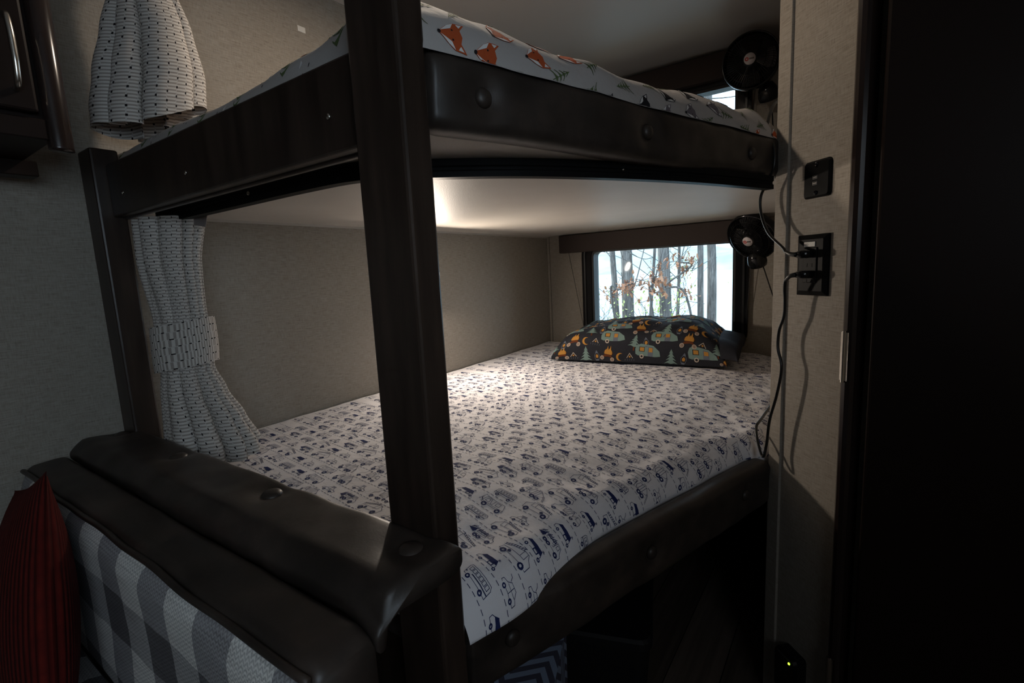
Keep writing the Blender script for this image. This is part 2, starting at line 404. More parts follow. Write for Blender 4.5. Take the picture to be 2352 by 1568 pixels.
window('window_1', GX0, GX1, 0.73, 1.12, YH, 0); window('window_2', GX0, GX1, 1.40, 1.742, YH, 0)
o = window('window_3', -1.23, -0.41, 1.04, 1.56, 0, 0)
for ob_ in [o]: ob_.rotation_euler = (0, 0, -PI / 2); ob_.location = (XR, -1.64, 0)

# ================================================================== BUNK BED
bed = thing('bunk_bed', 'built-in dark wood bunk bed with padded rails and upper and lower deck', 'bunk bed', (0.6, 0.9, 0))
def post(x0, x1, y0, y1, z0, z1): bevel(MB().box(x0, x1, y0, y1, z0, z1).build('post', M_WOOD, bed), 0.004)
post(0.856, 0.935, -0.008, 0.033, 0.0, ZC - 0.001)
post(0.001, 0.07, -0.023, 0.025, 0.0, 1.335)
deckp = [(0.002, 0.021), (0.88, 0.036), (0.905, 0.046), (1.142, 0.80), (1.186, 0.82), (1.188, YH - 0.002), (0.002, YH - 0.002)]
bevel(obj('upper_deck', *loft([[(x, y, 1.215) for x, y in deckp], [(x, y, 1.235) for x, y in deckp]]), M_DECK, bed), 0.002)
lowp = [(x, max(y, 0.03)) for x, y in deckp]
obj('lower_deck', *loft([[(x, y, 0.50) for x, y in lowp], [(x, y, 0.53) for x, y in lowp]]), M_WOOD, bed)
fp = bevel(MB().box(0.0705, 0.8555, 0.0, 0.02, 1.2, 1.303).build('foot_panel', M_WOOD, bed), 0.003)
bx('panel_lip', 0.0705, 0.8555, 0.018, 0.027, 1.196, 1.214, M_WOOD, fp, 0.002)
for x, z in ((0.802, 1.243), (0.416, 1.236), (0.14, 1.24)):
    v, f = lathe([(0.0001, 0.0022), (0.003, 0.0018), (0.0042, 0.0)], 12, zaxis((x, 0.0, z), (0, -1, 0))); obj('screw', v, f, M_CHROME, fp, smooth=True)
bx('foot_board', 0.001, 0.93, 0.0335, 0.045, 0.0, 0.50, M_WOOD, bed)
def rail(z0, z1, L, seed):
    h = z1 - z0; zc = (z0 + z1) / 2; th = 0.048; BS = (0.068, 0.382, 0.71)
    sec = dense(rrect(th, h, 0.018, 5), 0.008); rings = []
    zb = zc + 0.0
    for i in range(121):
        s = -0.004 + (L + 0.004) * i / 120; e = min(1, min(i, 120 - i) / 3); g = 0.90 + 0.10 * math.sqrt(e); ring = []
        for a, b in sec:
            aa, bb = a * g, b * g
            if a > 0:
                dd = min((s - x) ** 2 + (zc + b - zb) ** 2 for x in BS)
                aa -= 0.010 * math.exp(-dd / 0.00055) * min(1, a / 0.01)
                aa += 0.0035 * nz(s * 7, b * 12, seed) + 0.002 * nz(s * 22, b * 30, seed)
            bb += 0.004 * nz(s * 3.2, seed, 1.0 if b > 0 else 5.0) * (1 if abs(b) > h * 0.35 else 0)
            p = RA + RD * s + RN * (aa - th / 2); ring.append((p.x, p.y, zc + bb))
        rings.append(ring)
    r = obj('padded_rail', *loft(rings), M_LEATHER, bed, smooth=True)
    for x in BS:
        p = RA + RD * x - RN * 0.010; v, f = lathe([(0.0001, 0.010), (0.006, 0.0093), (0.010, 0.0072), (0.0122, 0.004), (0.0122, 0.0)], 20, zaxis((p.x, p.y, zc), RN)); obj('button', v, f, M_LEATHER, r, smooth=True)
rail(1.212, 1.300, 0.812, 3.0); rail(0.486, 0.594, 0.812, 9.0)
# curtain tracks under the upper deck
tp = catmull([(0.075, 0.083, 1.201), (0.35, 0.083, 1.201), (0.62, 0.083, 1.201), (0.74, 0.098, 1.201), (0.815, 0.160, 1.201), (0.905, 0.250, 1.201), (0.992, 0.376, 1.201), (1.084, 0.547, 1.201), (1.176, 0.775, 1.201)], 10)
obj('curtain_track', *tube(tp, 0.01, prof=[(-0.009, -0.0125), (0.009, -0.0125), (0.009, -0.004), (0.0065, -0.002), (0.0065, 0.002), (0.009, 0.004), (0.009, 0.0135), (-0.009, 0.0135)]), M_PLATE, bed)
for s_ in (14, 40, 62):
    p = tp[s_]; v, f = lathe([(0.0001, 0.0022), (0.003, 0.0018), (0.0042, 0.0)], 10, zaxis((p.x, p.y - 0.009, 1.204), (0.3, -1, 0))); obj('track_screw', v, f, M_CHROME, bed, smooth=True)
# padded cap on the foot end of the lower bunk
CB = (0.035, 0.313, 0.631, 0.923)
rings = []; sec = dense(rrect(0.116, 0.034, 0.014, 5), 0.008)
for i in range(161):
    x = 0.004 + 0.962 * i / 160; ring = []; e = sm(0.90, 0.966, x)
    wob = 0.005 * nz(x * 5, 2.0) + 0.003 * nz(x * 13, 5.0); sc_ = 0.72 + 0.28 * min(1, math.sqrt(min(i, 160 - i) / 4))
    for a, b in sec:
        y = -0.062 + a * (1 + 0.05 * e) + (wob if a < -0.02 else 0.3 * wob); z = 0.7315 + b * sc_
        if b > 0:
            dd = min((x - c) ** 2 + (y + 0.036) ** 2 for c in CB)
            z -= 0.009 * math.exp(-dd / 0.0008)
            z += 0.003 * nz(x * 6, y * 14, 3.0) + 0.0018 * nz(x * 18, y * 22, 8.0)
        z -= 0.015 * sm(-0.030, -0.058, a)
        if a < -0.045: z -= 0.006 * e + 0.010 * e * e
        z += -0.004 * e * (1 if b < 0 else 0)
        ring.append((x + 0.004 * e * math.sin(a * 40), y, z))
    rings.append(ring)
cap = obj('padded_cap', *loft(rings), M_LEATHER, bed, smooth=True)
for c in CB:
    v, f = lathe([(0.0001, 0.0085), (0.007, 0.008), (0.0125, 0.006), (0.0150, 0.003), (0.0152, 0.0)], 20, zaxis((c, -0.036, 0.7385), (0.05, -0.05, 1))); obj('button', v, f, M_LEATHER, cap, smooth=True)

# ================================================================== PRINTED CLOTH
class Print:
    """flat printed motifs laid on a cloth surface f(x, y) -> point"""
    def __init__(s, f, eps, inside, seg=0.012): s.f = f; s.e = eps; s.ins = inside; s.v = []; s.q = []; s.m = []; s.seg = seg
    def pt(s, x, y, lift):
        h = 0.003; p = Vector(s.f(x, y)); a = Vector(s.f(x + h, y)) - Vector(s.f(x - h, y)); b = Vector(s.f(x, y + h)) - Vector(s.f(x, y - h))
        n = a.cross(b); n = n.normalized() if n.length > 1e-12 else Vector((0, 0, 1))
        s.v.append(tuple(p + n * (s.e + lift))); return len(s.v) - 1
    def fill(s, poly, mi, lift=0.0):
        if not all(s.ins(*p) for p in poly): return
        todo = []
        for t in tessellate_polygon([[Vector((x, y, 0)) for x, y in poly]]):
            a, b, c = (poly[i] for i in t)
            if (b[0] - a[0]) * (c[1] - a[1]) - (b[1] - a[1]) * (c[0] - a[0]) < 0: b, c = c, b
            todo.append((a, b, c))
        while todo:
            a, b, c = todo.pop()
            L = [math.dist(a, b), math.dist(b, c), math.dist(c, a)]; k = L.index(max(L))
            if L[k] > s.seg:
                if k == 1: a, b, c = b, c, a
                elif k == 2: a, b, c = c, a, b
                m = ((a[0] + b[0]) / 2, (a[1] + b[1]) / 2); todo += [(a, m, c), (m, b, c)]
            else:
                s.q.append((s.pt(*a, lift), s.pt(*b, lift), s.pt(*c, lift))); s.m.append(mi)
    def stroke(s, pts, w, mi, lift=0.0, closed=False):
        if closed: pts = list(pts) + [pts[0]]
        if not all(s.ins(*p) for p in pts): return
        for (x0, y0), (x1, y1) in zip(pts, pts[1:]):
            l = math.hypot(x1 - x0, y1 - y0)
            if l < 1e-7: continue
            k = max(1, int(l / s.seg)); nx, ny = -(y1 - y0) / l * w / 2, (x1 - x0) / l * w / 2; ex, ey = (x1 - x0) / l * w * .35, (y1 - y0) / l * w * .35; pr = None
            for i in range(k + 1):
                t = i / k; x, y = x0 + (x1 - x0) * t, y0 + (y1 - y0) * t
                if i == 0: x -= ex; y -= ey
                if i == k: x += ex; y += ey
                cu = (s.pt(x - nx, y - ny, lift), s.pt(x + nx, y + ny, lift))
                if pr: s.q.append((pr[0], cu[0], cu[1], pr[1])); s.m.append(mi)
                pr = cu
    def disc(s, x, y, r, mi, lift=0.0, n=12, ry=None): s.fill([(x + r * math.cos(2 * PI * i / n), y + (ry or r) * math.sin(2 * PI * i / n)) for i in range(n)], mi, lift)
    def ring(s, x, y, r0, r1, mi, lift=0.0, n=12):
        if not s.ins(x, y): return
        a = [s.pt(x + r1 * math.cos(2 * PI * i / n), y + r1 * math.sin(2 * PI * i / n), lift) for i in range(n)]; b = [s.pt(x + r0 * math.cos(2 * PI * i / n), y + r0 * math.sin(2 * PI * i / n), lift) for i in range(n)]
        for i in range(n): k = (i + 1) % n; s.q.append((a[i], a[k], b[k], b[i])); s.m.append(mi)
    def build(s, name, mats, parent): return obj(name, s.v, s.q, None, parent, smooth=False, mats=mats, midx=s.m, kind='stuff', uvs=[(v[0], v[1]) for v in s.v])

# ---- lower mattress with vehicle sheet
def xe(y):                                    # where the sheet meets the open side
    if y > 0.80: return 1.150 + 0.036 * sm(0.80, 0.86, y)
    return (RA.x - 0.052) + (y - RA.y) * RD.x / RD.y + 0.058 * sm(0.36, 0.08, y) + 0.006 * nz(y * 9, 8.8)
def edge_d(x, y): return (xe(y) - x) * RD.y
def wr(x, y):
    e = sm(0.30, 0.0, edge_d(x, y))
    z = 0.0035 * nz(x * 4, y * 3.2, 1.3) + 0.0022 * nz(x * 9 + y * 4, y * 5, 4.0)
    z += 0.0035 * (1 - abs(nz(x * 5 - y * 9, x * 7 + y * 3, 7.7)) * 3) * (0.25 + 0.75 * e) * 0.5
    z += e * 0.009 * nz(x * 10, y * 16, 2.0) + 0.0030 * (0.35 - abs(nz(x * 11 + y * 5, y * 13 - x * 3, 6.1)) * 2) * (0.35 + e)
    z += 0.010 * sm(1.2, 1.85, y) * sm(0.5, 0.0, x)
    return z
def sheet_pt(x, y):
    d = max(0.0, edge_d(x, y)); w = 0.052 + 0.012 * nz(y * 6, 3.3)
    drop = 0.024 * sm(0.24, 0.0, d)
    if d < w: drop += (0.056 + 0.018 * sm(0.30, 0.08, y)) * (1 - math.sqrt(max(0, 1 - (1 - d / w) ** 2)))
    if y < 0.075 and x < 0.84: drop += 0.03 * (1 - math.sqrt(max(0, 1 - (1 - (y - 0.05) / 0.025) ** 2))) if y > 0.05 else 0.03
    if y > 1.84: drop += 0.03 * ((y - 1.84) / 0.03) ** 2
    return (x, y, 0.660 + wr(x, y) * min(1, d / 0.02) - drop)
mt = thing('mattress', 'lower bunk mattress in white fitted sheet printed with navy vehicles', 'mattress', (0.6, 0.95, 0.531))
mo = [(x, y) for x, y in [(0.012, 0.06), (0.862, 0.06), (1.09, 0.80), (1.14, 0.86), (1.16, YH - 0.02), (0.012, YH - 0.02)]]
bevel(obj('mattress_body', *loft([[(x, y, 0.531) for x, y in mo], [(x, y, 0.628) for x, y in mo]]), M_SHEET, mt), 0.012)
Y0, Y1 = 0.0345, YH - 0.008
def f_sheet(u, v):
    y = Y0 + (Y1 - Y0) * v; uu = 1 - (1 - u) ** 1.5; return sheet_pt(0.006 + uu * (xe(y) - 0.007), y)
v, q, uv = grid_surf(f_sheet, 130, 250, lambda u, w: (u, w))
nu, nv = 130, 250
GRID = [p[2] for p in v]
def mesh_z(G, nu, nv, u, w):
    a = min(max(u * nu, 0), nu - 1e-6); b = min(max(w * nv, 0), nv - 1e-6); i, j = int(a), int(b); a -= i; b -= j; k = i * (nv + 1) + j
    return (G[k] * (1 - a) + G[k + nv + 1] * a) * (1 - b) + (G[k + 1] * (1 - a) + G[k + nv + 2] * a) * b
def on_sheet(x, y):
    uu = (x - 0.006) / (xe(y) - 0.007); return (x, y, mesh_z(GRID, nu, nv, 1 - max(0.0, 1 - uu) ** (1 / 1.5), (y - Y0) / (Y1 - Y0)))
b0 = len(v)                                    # tuck the open side down behind the rail
for j in range(nv + 1):
    p = v[nu * (nv + 1) + j]; v.append((p[0] - 0.008 - 0.05 * sm(0.36, 0.08, p[1]), p[1], min(0.56, p[2] - 0.004) - 0.0)); uv.append((1, j / nv))
q += [(nu * (nv + 1) + j, b0 + j, b0 + j + 1, nu * (nv + 1) + j + 1) for j in range(nv)]
sh = obj('fitted_sheet', v, q, M_SHEET, mt, smooth=True, uvs=uv)
# vehicle motifs, one unit = overall length, y up
def wheel(P, T, x, y, r): P.ring(*T(x, y), r * 0.42 * T.s, r * T.s, 0, 0.0001)
class TF:
    def __init__(s, x, y, sc, a, flip=1): s.x, s.y, s.s, s.c, s.n, s.fl = x, y, sc, math.cos(a), math.sin(a), flip
    def __call__(s, u, v): u = (u - .5) * s.fl * s.s; v = v * s.s; return (s.x + u * s.c - v * s.n, s.y + u * s.n + v * s.c)
LW = 0.0008
def ln(P, T, pts, w=1.0, mi=0, closed=False): P.stroke([T(*p) for p in pts], LW * w, mi, 0, closed)
def rc(P, T, x0, x1, y0, y1, w=1.0, mi=0): ln(P, T, [(x0, y0), (x1, y0), (x1, y1), (x0, y1)], w, mi, True)
def bus(P, T):
    ln(P, T, [(0, .12), (0, .42), (.05, .50), (.93, .50), (1, .40), (1, .10)], closed=True); ln(P, T, [(0, .22), (.98, .22)], 2.2, 1)
    for i in range(6): rc(P, T, .08 + i * .145, .19 + i * .145, .29, .43)
    wheel(P, T, .2, .08, .085); wheel(P, T, .8, .08, .085)
def firetruck(P, T):
    ln(P, T, [(0, .12), (0, .34), (.12, .42), (.2, .52), (.36, .52), (.38, .3), (.96, .28), (1, .12)], closed=True)
    ln(P, T, [(.22, .5), (.22, .3), (.36, .3)]); ln(P, T, [(.36, .58), (1.0, .40)]); ln(P, T, [(.36, .52), (1.0, .34)])
    for i in range(8): ln(P, T, [(.38 + i * .08, .575 - i * .0225), (.40 + i * .08, .512 - i * .0225)], 1.4)
    P.disc(*T(.7, .2), .06 * T.s, 1, 0.00005); wheel(P, T, .16, .1, .1); wheel(P, T, .84, .1, .1)
def mixer(P, T):
    ln(P, T, [(0, .12), (0, .28), (.06, .34), (.12, .5), (.26, .5), (.28, .12)], closed=True); rc(P, T, .14, .24, .32, .45)
    ln(P, T, [(.32, .3), (.38, .52), (.66, .56), (.84, .38), (.84, .3), (.62, .18), (.38, .18)], closed=True)
    for x in (.45, .54, .63): ln(P, T, [(x, .18), (x + .03, .55)])
    ln(P, T, [(.84, .38), (1.0, .04)]); ln(P, T, [(.88, .38), (1.05, .04)]); ln(P, T, [(.28, .15), (.86, .15)])
    P.disc(*T(.02, .26), .045 * T.s, 1, 0.00005); wheel(P, T, .14, .1, .095); wheel(P, T, .56, .09, .095); wheel(P, T, .74, .09, .095)
def ambulance(P, T):
    P.fill([T(*p) for p in ((.10, .34), (.24, .50), (.86, .50), (.95, .28), (.55, .28))], 0, 0.00005)
    ln(P, T, [(0, .12), (0, .26), (.1, .34), (.24, .5), (.86, .5), (.97, .26), (.97, .12)], closed=True); rc(P, T, .6, .82, .12, .26, 2.0)
    ln(P, T, [(.86, .52), (.9, .62)]); ln(P, T, [(.82, .55), (.95, .58)]); ln(P, T, [(.84, .62), (.93, .53)]); wheel(P, T, .24, .1, .085); wheel(P, T, 1.0, .08, .08)
def police(P, T):
    ln(P, T, [(0, .14), (.02, .26), (.22, .3), (.36, .46), (.66, .46), (.8, .3), (.98, .26), (1, .12)], closed=True); ln(P, T, [(.5, .46), (.5, .14)]); ln(P, T, [(.26, .3), (.78, .3)])
    for i in range(6): ln(P, T, [(.4 + i * .045, .5), (.39 + i * .05, .58)], 1.2)
    P.disc(*T(.62, .22), .035 * T.s, 0, 0.00005); wheel(P, T, .24, .11, .085); wheel(P, T, .78, .11, .085)
def tow(P, T):
    ln(P, T, [(0, .12), (0, .30), (.1, .36), (.14, .52), (.3, .52), (.32, .24), (.56, .22), (.56, .12)], closed=True); ln(P, T, [(.34, .26), (.40, .50), (.58, .50), (.52, .26)], closed=True)
    ln(P, T, [(.42, .28), (.46, .44), (.54, .44)]); ln(P, T, [(.58, .5), (.64, .3)]); ln(P, T, [(.62, .18), (.66, .32), (.76, .44), (.9, .42), (.98, .24), (.98, .12)], closed=True)
    ln(P, T, [(.76, .42), (.78, .28), (.96, .26)]); wheel(P, T, .1, .1, .07); wheel(P, T, .4, .1, .06); wheel(P, T, .5, .1, .06); wheel(P, T, .7, .14, .06); wheel(P, T, .9, .1, .06)
def car(P, T):
    ln(P, T, [(0, .14), (.02, .28), (.24, .34), (.36, .52), (.68, .54), (.84, .36), (1, .3), (1, .12)], closed=True); ln(P, T, [(.3, .34), (.82, .34)]); ln(P, T, [(.54, .52), (.54, .14)])
    ln(P, T, [(.3, .5), (.22, .64), (.10, .68)]); wheel(P, T, .24, .1, .1); wheel(P, T, .78, .1, .1)
def dumper(P, T):
    ln(P, T, [(0, .14), (.04, .30), (.12, .46), (.48, .46), (.50, .24), (.58, .24), (.64, .44), (.86, .46), (.92, .14)], closed=True); rc(P, T, .24, .40, .28, .42); ln(P, T, [(.66, .26), (.68, .40), (.8, .40), (.82, .26)], closed=True)
    ln(P, T, [(.5, .46), (.96, .5), (1.05, .2), (.96, .24), (.98, .36)]); ln(P, T, [(.9, .22), (1.0, .3)], 1.6); ln(P, T, [(0, .2), (.9, .2)]); wheel(P, T, .16, .1, .1); wheel(P, T, .74, .1, .1)
def treetruck(P, T):
    P.fill([T(*p) for p in ((0, .24), (.22, .38), (.26, .26), (.22, .16))], 0, 0.00005)
    for i in range(14): x = .06 + i * .042; ln(P, T, [(x, .30 + .1 * (i % 3) / 3), (x + .03, .40 + .08 * ((i * 7) % 5) / 5)], 1.5)
    ln(P, T, [(.3, .26), (.32, .40), (.64, .42), (.64, .26)], closed=True); ln(P, T, [(.34, .34), (.62, .35)], 2.4, 1); ln(P, T, [(.28, .18), (.66, .2), (.68, .44), (.84, .44), (.92, .28), (1, .24), (1, .12), (.3, .12)], closed=True); rc(P, T, .72, .82, .28, .4)
    wheel(P, T, .36, .1, .075); wheel(P, T, .5, .1, .075); wheel(P, T, .86, .1, .085)
CARS = [(bus, .043), (firetruck, .054), (ambulance, .036), (car, .032), (dumper, .053), (mixer, .053), (police, .038), (tow, .060), (treetruck, .053)]
ARC = 0.086
def unroll(f, xef, w, arc):                    # cloth coordinate -> plan position, following the cloth over its rounded edge
    def g(x, y):
        d = (xef(y) - x) * RD.y + (arc - w)
        if d < arc: x = xef(y) - w * (1 - math.sin((1 - max(d, 0.0) / arc) * PI / 2)) / RD.y
        return f(x, y)
    return g
def in_sheet(x, y): return 0.015 < x < xe(y) + (ARC - 0.052) / RD.y + 0.02 and Y0 + 0.004 < y < Y1 - 0.03
P = Print(unroll(on_sheet, xe, 0.052, ARC), 0.0006, in_sheet)
ang = math.radians(-7.0); ca, sa = math.cos(ang), math.sin(ang); pitch = 0.0362
for r in range(-8, 56):
    xx = -0.3 + (r * 0.173) % 0.4; k = (r * 4) % 9
    yb = r * pitch
    while xx < 1.45:
        fn, sz = CARS[k % 9]; k += 1 + (r % 2)
        x, y = (xx + sz / 2) * ca - yb * sa, (xx + sz / 2) * sa + yb * ca
        if in_sheet(x, y): fn(P, TF(x, y, sz, ang, -1 if fn in (firetruck, dumper) and r % 2 else 1))
        xx += sz + 0.016 + 0.006 * random.random()
    xx = -0.3
    while xx < 1.45:
        a = (xx * ca - (yb - 0.004) * sa, xx * sa + (yb - 0.004) * ca); b = ((xx + 0.0062) * ca - (yb - 0.004) * sa, (xx + 0.0062) * sa + (yb - 0.004) * ca)
        P.stroke([a, b], 0.0011, 1); xx += 0.0108
P.build('vehicle_print', [M_NAVY, M_NAVYL], sh)

# ---- upper mattress with woodland animal sheet
def xe2(y):
    if y > 0.80: return 1.155 + 0.030 * sm(0.80, 0.86, y)
    return (RA.x + 0.002) + (y - RA.y) * RD.x / RD.y
def sheet2_pt(x, y):
    d = max(0.0, (xe2(y) - x) * RD.y); w = 0.085 + 0.025 * nz(y * 5, 1.1)
    top = 1.342 + 0.030 * math.exp(-((x - 0.86) ** 2 + (y - 0.16) ** 2) / 0.03) + 0.008 * nz(x * 3, y * 3, 6.0) + 0.020 * sm(0.25, 0.6, y) * sm(0.4, 0.0, d) + 0.008 * sm(0.25, 0.05, y)
    fold = 0.012 * nz(x * 9 - y * 6, y * 7 + x * 4, 2.2) + 0.006 * nz(x * 20 - y * 8, y * 12, 5.0) + 0.006 * (0.3 - abs(nz(x * 6 + y * 10, y * 5 - x * 8, 3.0)))
    top += fold * (0.4 + 1.1 * sm(0.3, 0.02, d))
    fy = y - 0.024
    a = 1 - math.sqrt(max(0, 1 - (1 - d / w) ** 2)) if d < w else 0
    b = 1 - math.sqrt(max(0, 1 - (1 - fy / 0.038) ** 2)) if fy < 0.038 else 0
    return (x, y, top - (top - 1.280) * max(a, b))
m2 = thing('mattress', 'upper bunk mattress in grey sheet printed with foxes and pine trees', 'mattress', (0.6, 0.95, 1.2355))
mo2 = [(0.012, 0.04), (0.86, 0.05), (1.08, 0.80), (1.14, 0.86), (1.16, YH - 0.02), (0.012, YH - 0.02)]
bevel(obj('mattress_body', *loft([[(x, y, 1.2355) for x, y in mo2], [(x, y, 1.29) for x, y in mo2]]), M_SHEET2, m2), 0.01)
U0 = 0.025
def f_sheet2(u, v):
    y = U0 + (Y1 - U0) * v ** 1.35; uu = 1 - (1 - u) ** 1.7; return sheet2_pt(0.006 + uu * (xe2(y) - 0.007), y)
v, q, uv = grid_surf(f_sheet2, 110, 180, lambda u, w: (u, w))
GRID2 = [p[2] for p in v]
def on_sheet2(x, y):
    uu = (x - 0.006) / (xe2(y) - 0.007); return (x, y, mesh_z(GRID2, 110, 180, 1 - max(0.0, 1 - uu) ** (1 / 1.7), max(0.0, (y - U0) / (Y1 - U0)) ** (1 / 1.35)))
sh2 = obj('fitted_sheet', v, q, M_SHEET2, m2, smooth=True, uvs=uv)
FOX = [ink('fox_orange', (0.40, 0.075, 0.022)), ink('print_white', (0.66, 0.65, 0.63)), ink('print_black', (0.014, 0.014, 0.018)), ink('print_grey', (0.15, 0.13, 0.145)), ink('print_green', (0.085, 0.125, 0.050))]
def in2(x, y): return 0.02 < x < xe2(y) + 0.055 and U0 + 0.001 < y < Y1 - 0.03
P = Print(unroll(on_sheet2, xe2, 0.085, 0.110), 0.0009, in2)
def animal(P, T, c):
    P.fill([T(*p) for p in ((.5, -.42), (.78, -.1), (.95, .18), (.98, .62), (.72, .40), (.5, .46), (.28, .40), (.02, .62), (.05, .18), (.22, -.1))], c)
    for s_ in (1, -1):
        g = lambda p: T(.5 + s_ * p[0], p[1])
        pol = [g(p) for p in ((.05, -.34), (.30, -.06), (.44, .2), (.22, .06))]; P.fill(pol, 1, 0.00025)
        P.fill([g(p) for p in ((.30, .38), (.42, .30), (.44, .52))], 1, 0.00025)
        P.disc(*g((.16, .1)), .035 * T.s, 2, 0.0003, 8)
    P.disc(*T(.5, -.38), .065 * T.s, 2, 0.0003, 8)
def pine(P, T):
    for i in range(4):
        y = .55 - i * .27; w = .12 + i * .09
        for s_ in (-1, 1):
            P.fill([T(.5, y), T(.5 + s_ * w, y - .24), T(.5 + s_ * w * .55, y - .17), T(.5, y - .14)], 4)
            P.stroke([T(.5, y), T(.5 + s_ * w * 1.1, y - .30)], 0.0008, 4)
    P.stroke([T(.5, .6), T(.5, -.6)], 0.0012, 4)
for r in range(-2, 32):
    for k_ in range(-2, 24):
        x = k_ * 0.062 + (r % 2) * 0.031 - 0.02 + 0.012 * (random.random() - .5); y = 0.03 + r * 0.040 + 0.012 * (random.random() - .5)
        if not in2(x, y): continue
        a = random.uniform(-0.5, 0.5) + (0 if r % 2 else PI * (k_ % 2))
        if (k_ + r) % 2: pine(P, TF(x, y, 0.030, a))
        else: animal(P, TF(x, y, 0.036, a), (0, 2, 3, 0)[(k_ * 3 + r * 2) % 4])
P.build('animal_print', FOX, sh2)

# ---- pillow with camping print
pl = thing('pillow', 'charcoal pillow printed with campfires, caravans and pine trees under window', 'pillow', (0.61, 1.62, 0.662))
PA, PB, PC = 0.325, 0.205, 0.150
def prof(R_, H_, n=240):                       # half profile of the pillow by arc length
    pts = [(R_ * math.sin(t * PI / 2 / n) ** 0.72, math.cos(t * PI / 2 / n) ** 0.55 if t < n else 0.0) for t in range(n + 1)]; arc = [0.0]
    for a, b in zip(pts, pts[1:]): arc.append(arc[-1] + math.hypot(b[0] - a[0], (b[1] - a[1]) * H_))
    return pts, arc
PU, PV = prof(PA, PC * 0.9), prof(PB, PC * 0.9); AU, AV = PU[1][-1], PV[1][-1]
def look(tb, s_):
    pts, arc = tb; q = min(abs(s_), arc[-1] - 1e-9); lo, hi = 0, len(arc) - 1
    while hi - lo > 1:
        m = (lo + hi) // 2
        if arc[m] <= q: lo = m
        else: hi = m
    t = (q - arc[lo]) / (arc[hi] - arc[lo] + 1e-12); return math.copysign(pts[lo][0] + (pts[hi][0] - pts[lo][0]) * t, s_), pts[lo][1] + (pts[hi][1] - pts[lo][1]) * t
def pil(u, v):                                 # u, v in -1..1 by arc length, top side
    fx, gx = look(PU, u * AU); fy, gy = look(PV, v * AV)
    a, b = abs(fx) / PA, abs(fy) / PB
    ear = 1 + 0.05 * (a * b) ** 6 - 0.04 * (1 - b) * a ** 6 - 0.04 * (1 - a) * b ** 6
    z = PC * gx * gy * (1 + 0.14 * fx / PA * (1 - a * a) + 0.10 * nz(fx * 7, fy * 9, 9.0) + 0.06 * nz(fx * 16, fy * 18, 3.0))
    return fx * ear, fy * ear, z
prot = math.radians(6)
def pil_w(x, y, z, sg=1):
    zz = 0.676 + (z if sg > 0 else -z * 0.06) + 0.004 * y / PB
    px, py = x * math.cos(prot) - y * math.sin(prot), x * math.sin(prot) + y * math.cos(prot)
    return (0.605 + px, 1.625 + py, zz)
def pil_f(p_, q_):
    u, v = p_ / AU, q_ / AV
    return pil_w(*pil(max(-1, min(1, u)), max(-1, min(1, v))))
def pg(sg):
    return grid_surf(lambda a, b: pil_w(*pil(2 * a - 1, 2 * b - 1), sg), 72, 56)
v, q, _ = pg(1); v2, q2, _ = pg(-1); n0 = len(v)
pc = obj('pillowcase', v + v2, q + [tuple(n0 + i for i in reversed(f)) for f in q2], M_PILLOW, pl, smooth=True)
# pillowcase flap hanging open at one end
def flap(u, v):
    a = -0.86 + 1.72 * v; x, y, z = pil(0.80, a); X = x + 0.085 * u; k = 1 - 0.6 * u * u
    p = pil_w(X if X < 0.36 else 0.36, y * (1 + 0.08 * u), z * k + 0.004 + 0.006 * math.sin(a * 9 + u * 3) * u); return (p[0] + 0.02 * u, p[1], max(p[2], 0.672 + 0.004 * u))
v, q, _ = grid_surf(flap, 14, 30); obj('case_flap', v, q, M_PILLOW, pl, smooth=True)
CAMP = [ink('print_sage', (0.17, 0.25, 0.23)), ink('print_amber', (0.46, 0.22, 0.045)), ink('print_rust', (0.12, 0.035, 0.012)), ink('print_cream', (0.50, 0.42, 0.35)), ink('print_charcoal', (0.018, 0.018, 0.022)), ink('print_slate', (0.13, 0.15, 0.19))]
P = Print(pil_f, 0.0010, lambda a, b: abs(a) < AU + 0.02 and abs(b) < AV + 0.02, 0.01)
def camper(P, T):
    P.fill([T(*p) for p in ((0, .1), (-.02, .3), (.05, .46), (.2, .52), (.7, .46), (.95, .28), (1.0, .1), (.8, .06), (.1, .06))], 0)
    P.fill([T(*p) for p in ((.14, .22), (.36, .22), (.36, .40), (.14, .40))], 4, 0.0003); P.fill([T(*p) for p in ((.17, .24), (.34, .24), (.34, .38), (.17, .38))], 1, 0.0006)
    P.fill([T(*p) for p in ((.5, .06), (.7, .06), (.7, .40), (.5, .42))], 5, 0.0003); P.fill([T(*p) for p in ((.53, .22), (.68, .22), (.68, .37), (.53, .38))], 1, 0.0006)
    P.disc(*T(.26, .04), .085 * T.s, 3, 0.0006); P.disc(*T(.26, .04), .045 * T.s, 4, 0.0009)
def fire(P, T):
    P.fill([T(*p) for p in ((.0, -.1), (.2, .12), (.8, .14), (1.0, -.08), (.6, .02))], 2); P.fill([T(*p) for p in ((.1, .36), (.3, .10), (.8, .12), (.96, .4), (.5, .24))], 2)
    for a, h in ((.3, .62), (.42, .9), (.55, .7), (.66, .95), (.76, .58)): P.fill([T(a - .11, .2), T(a + .09, .2), T(a + .10, .42), T(a + .02, h), T(a - .10, .44)], 1, 0.0004)
    for x in (.06, .94): P.disc(*T(x, -.16), .17 * T.s, 3, 0.0005); P.ring(*T(x, -.16), .085 * T.s, .115 * T.s, 2, 0.0008); P.ring(*T(x, -.16), .02 * T.s, .05 * T.s, 2, 0.0008)
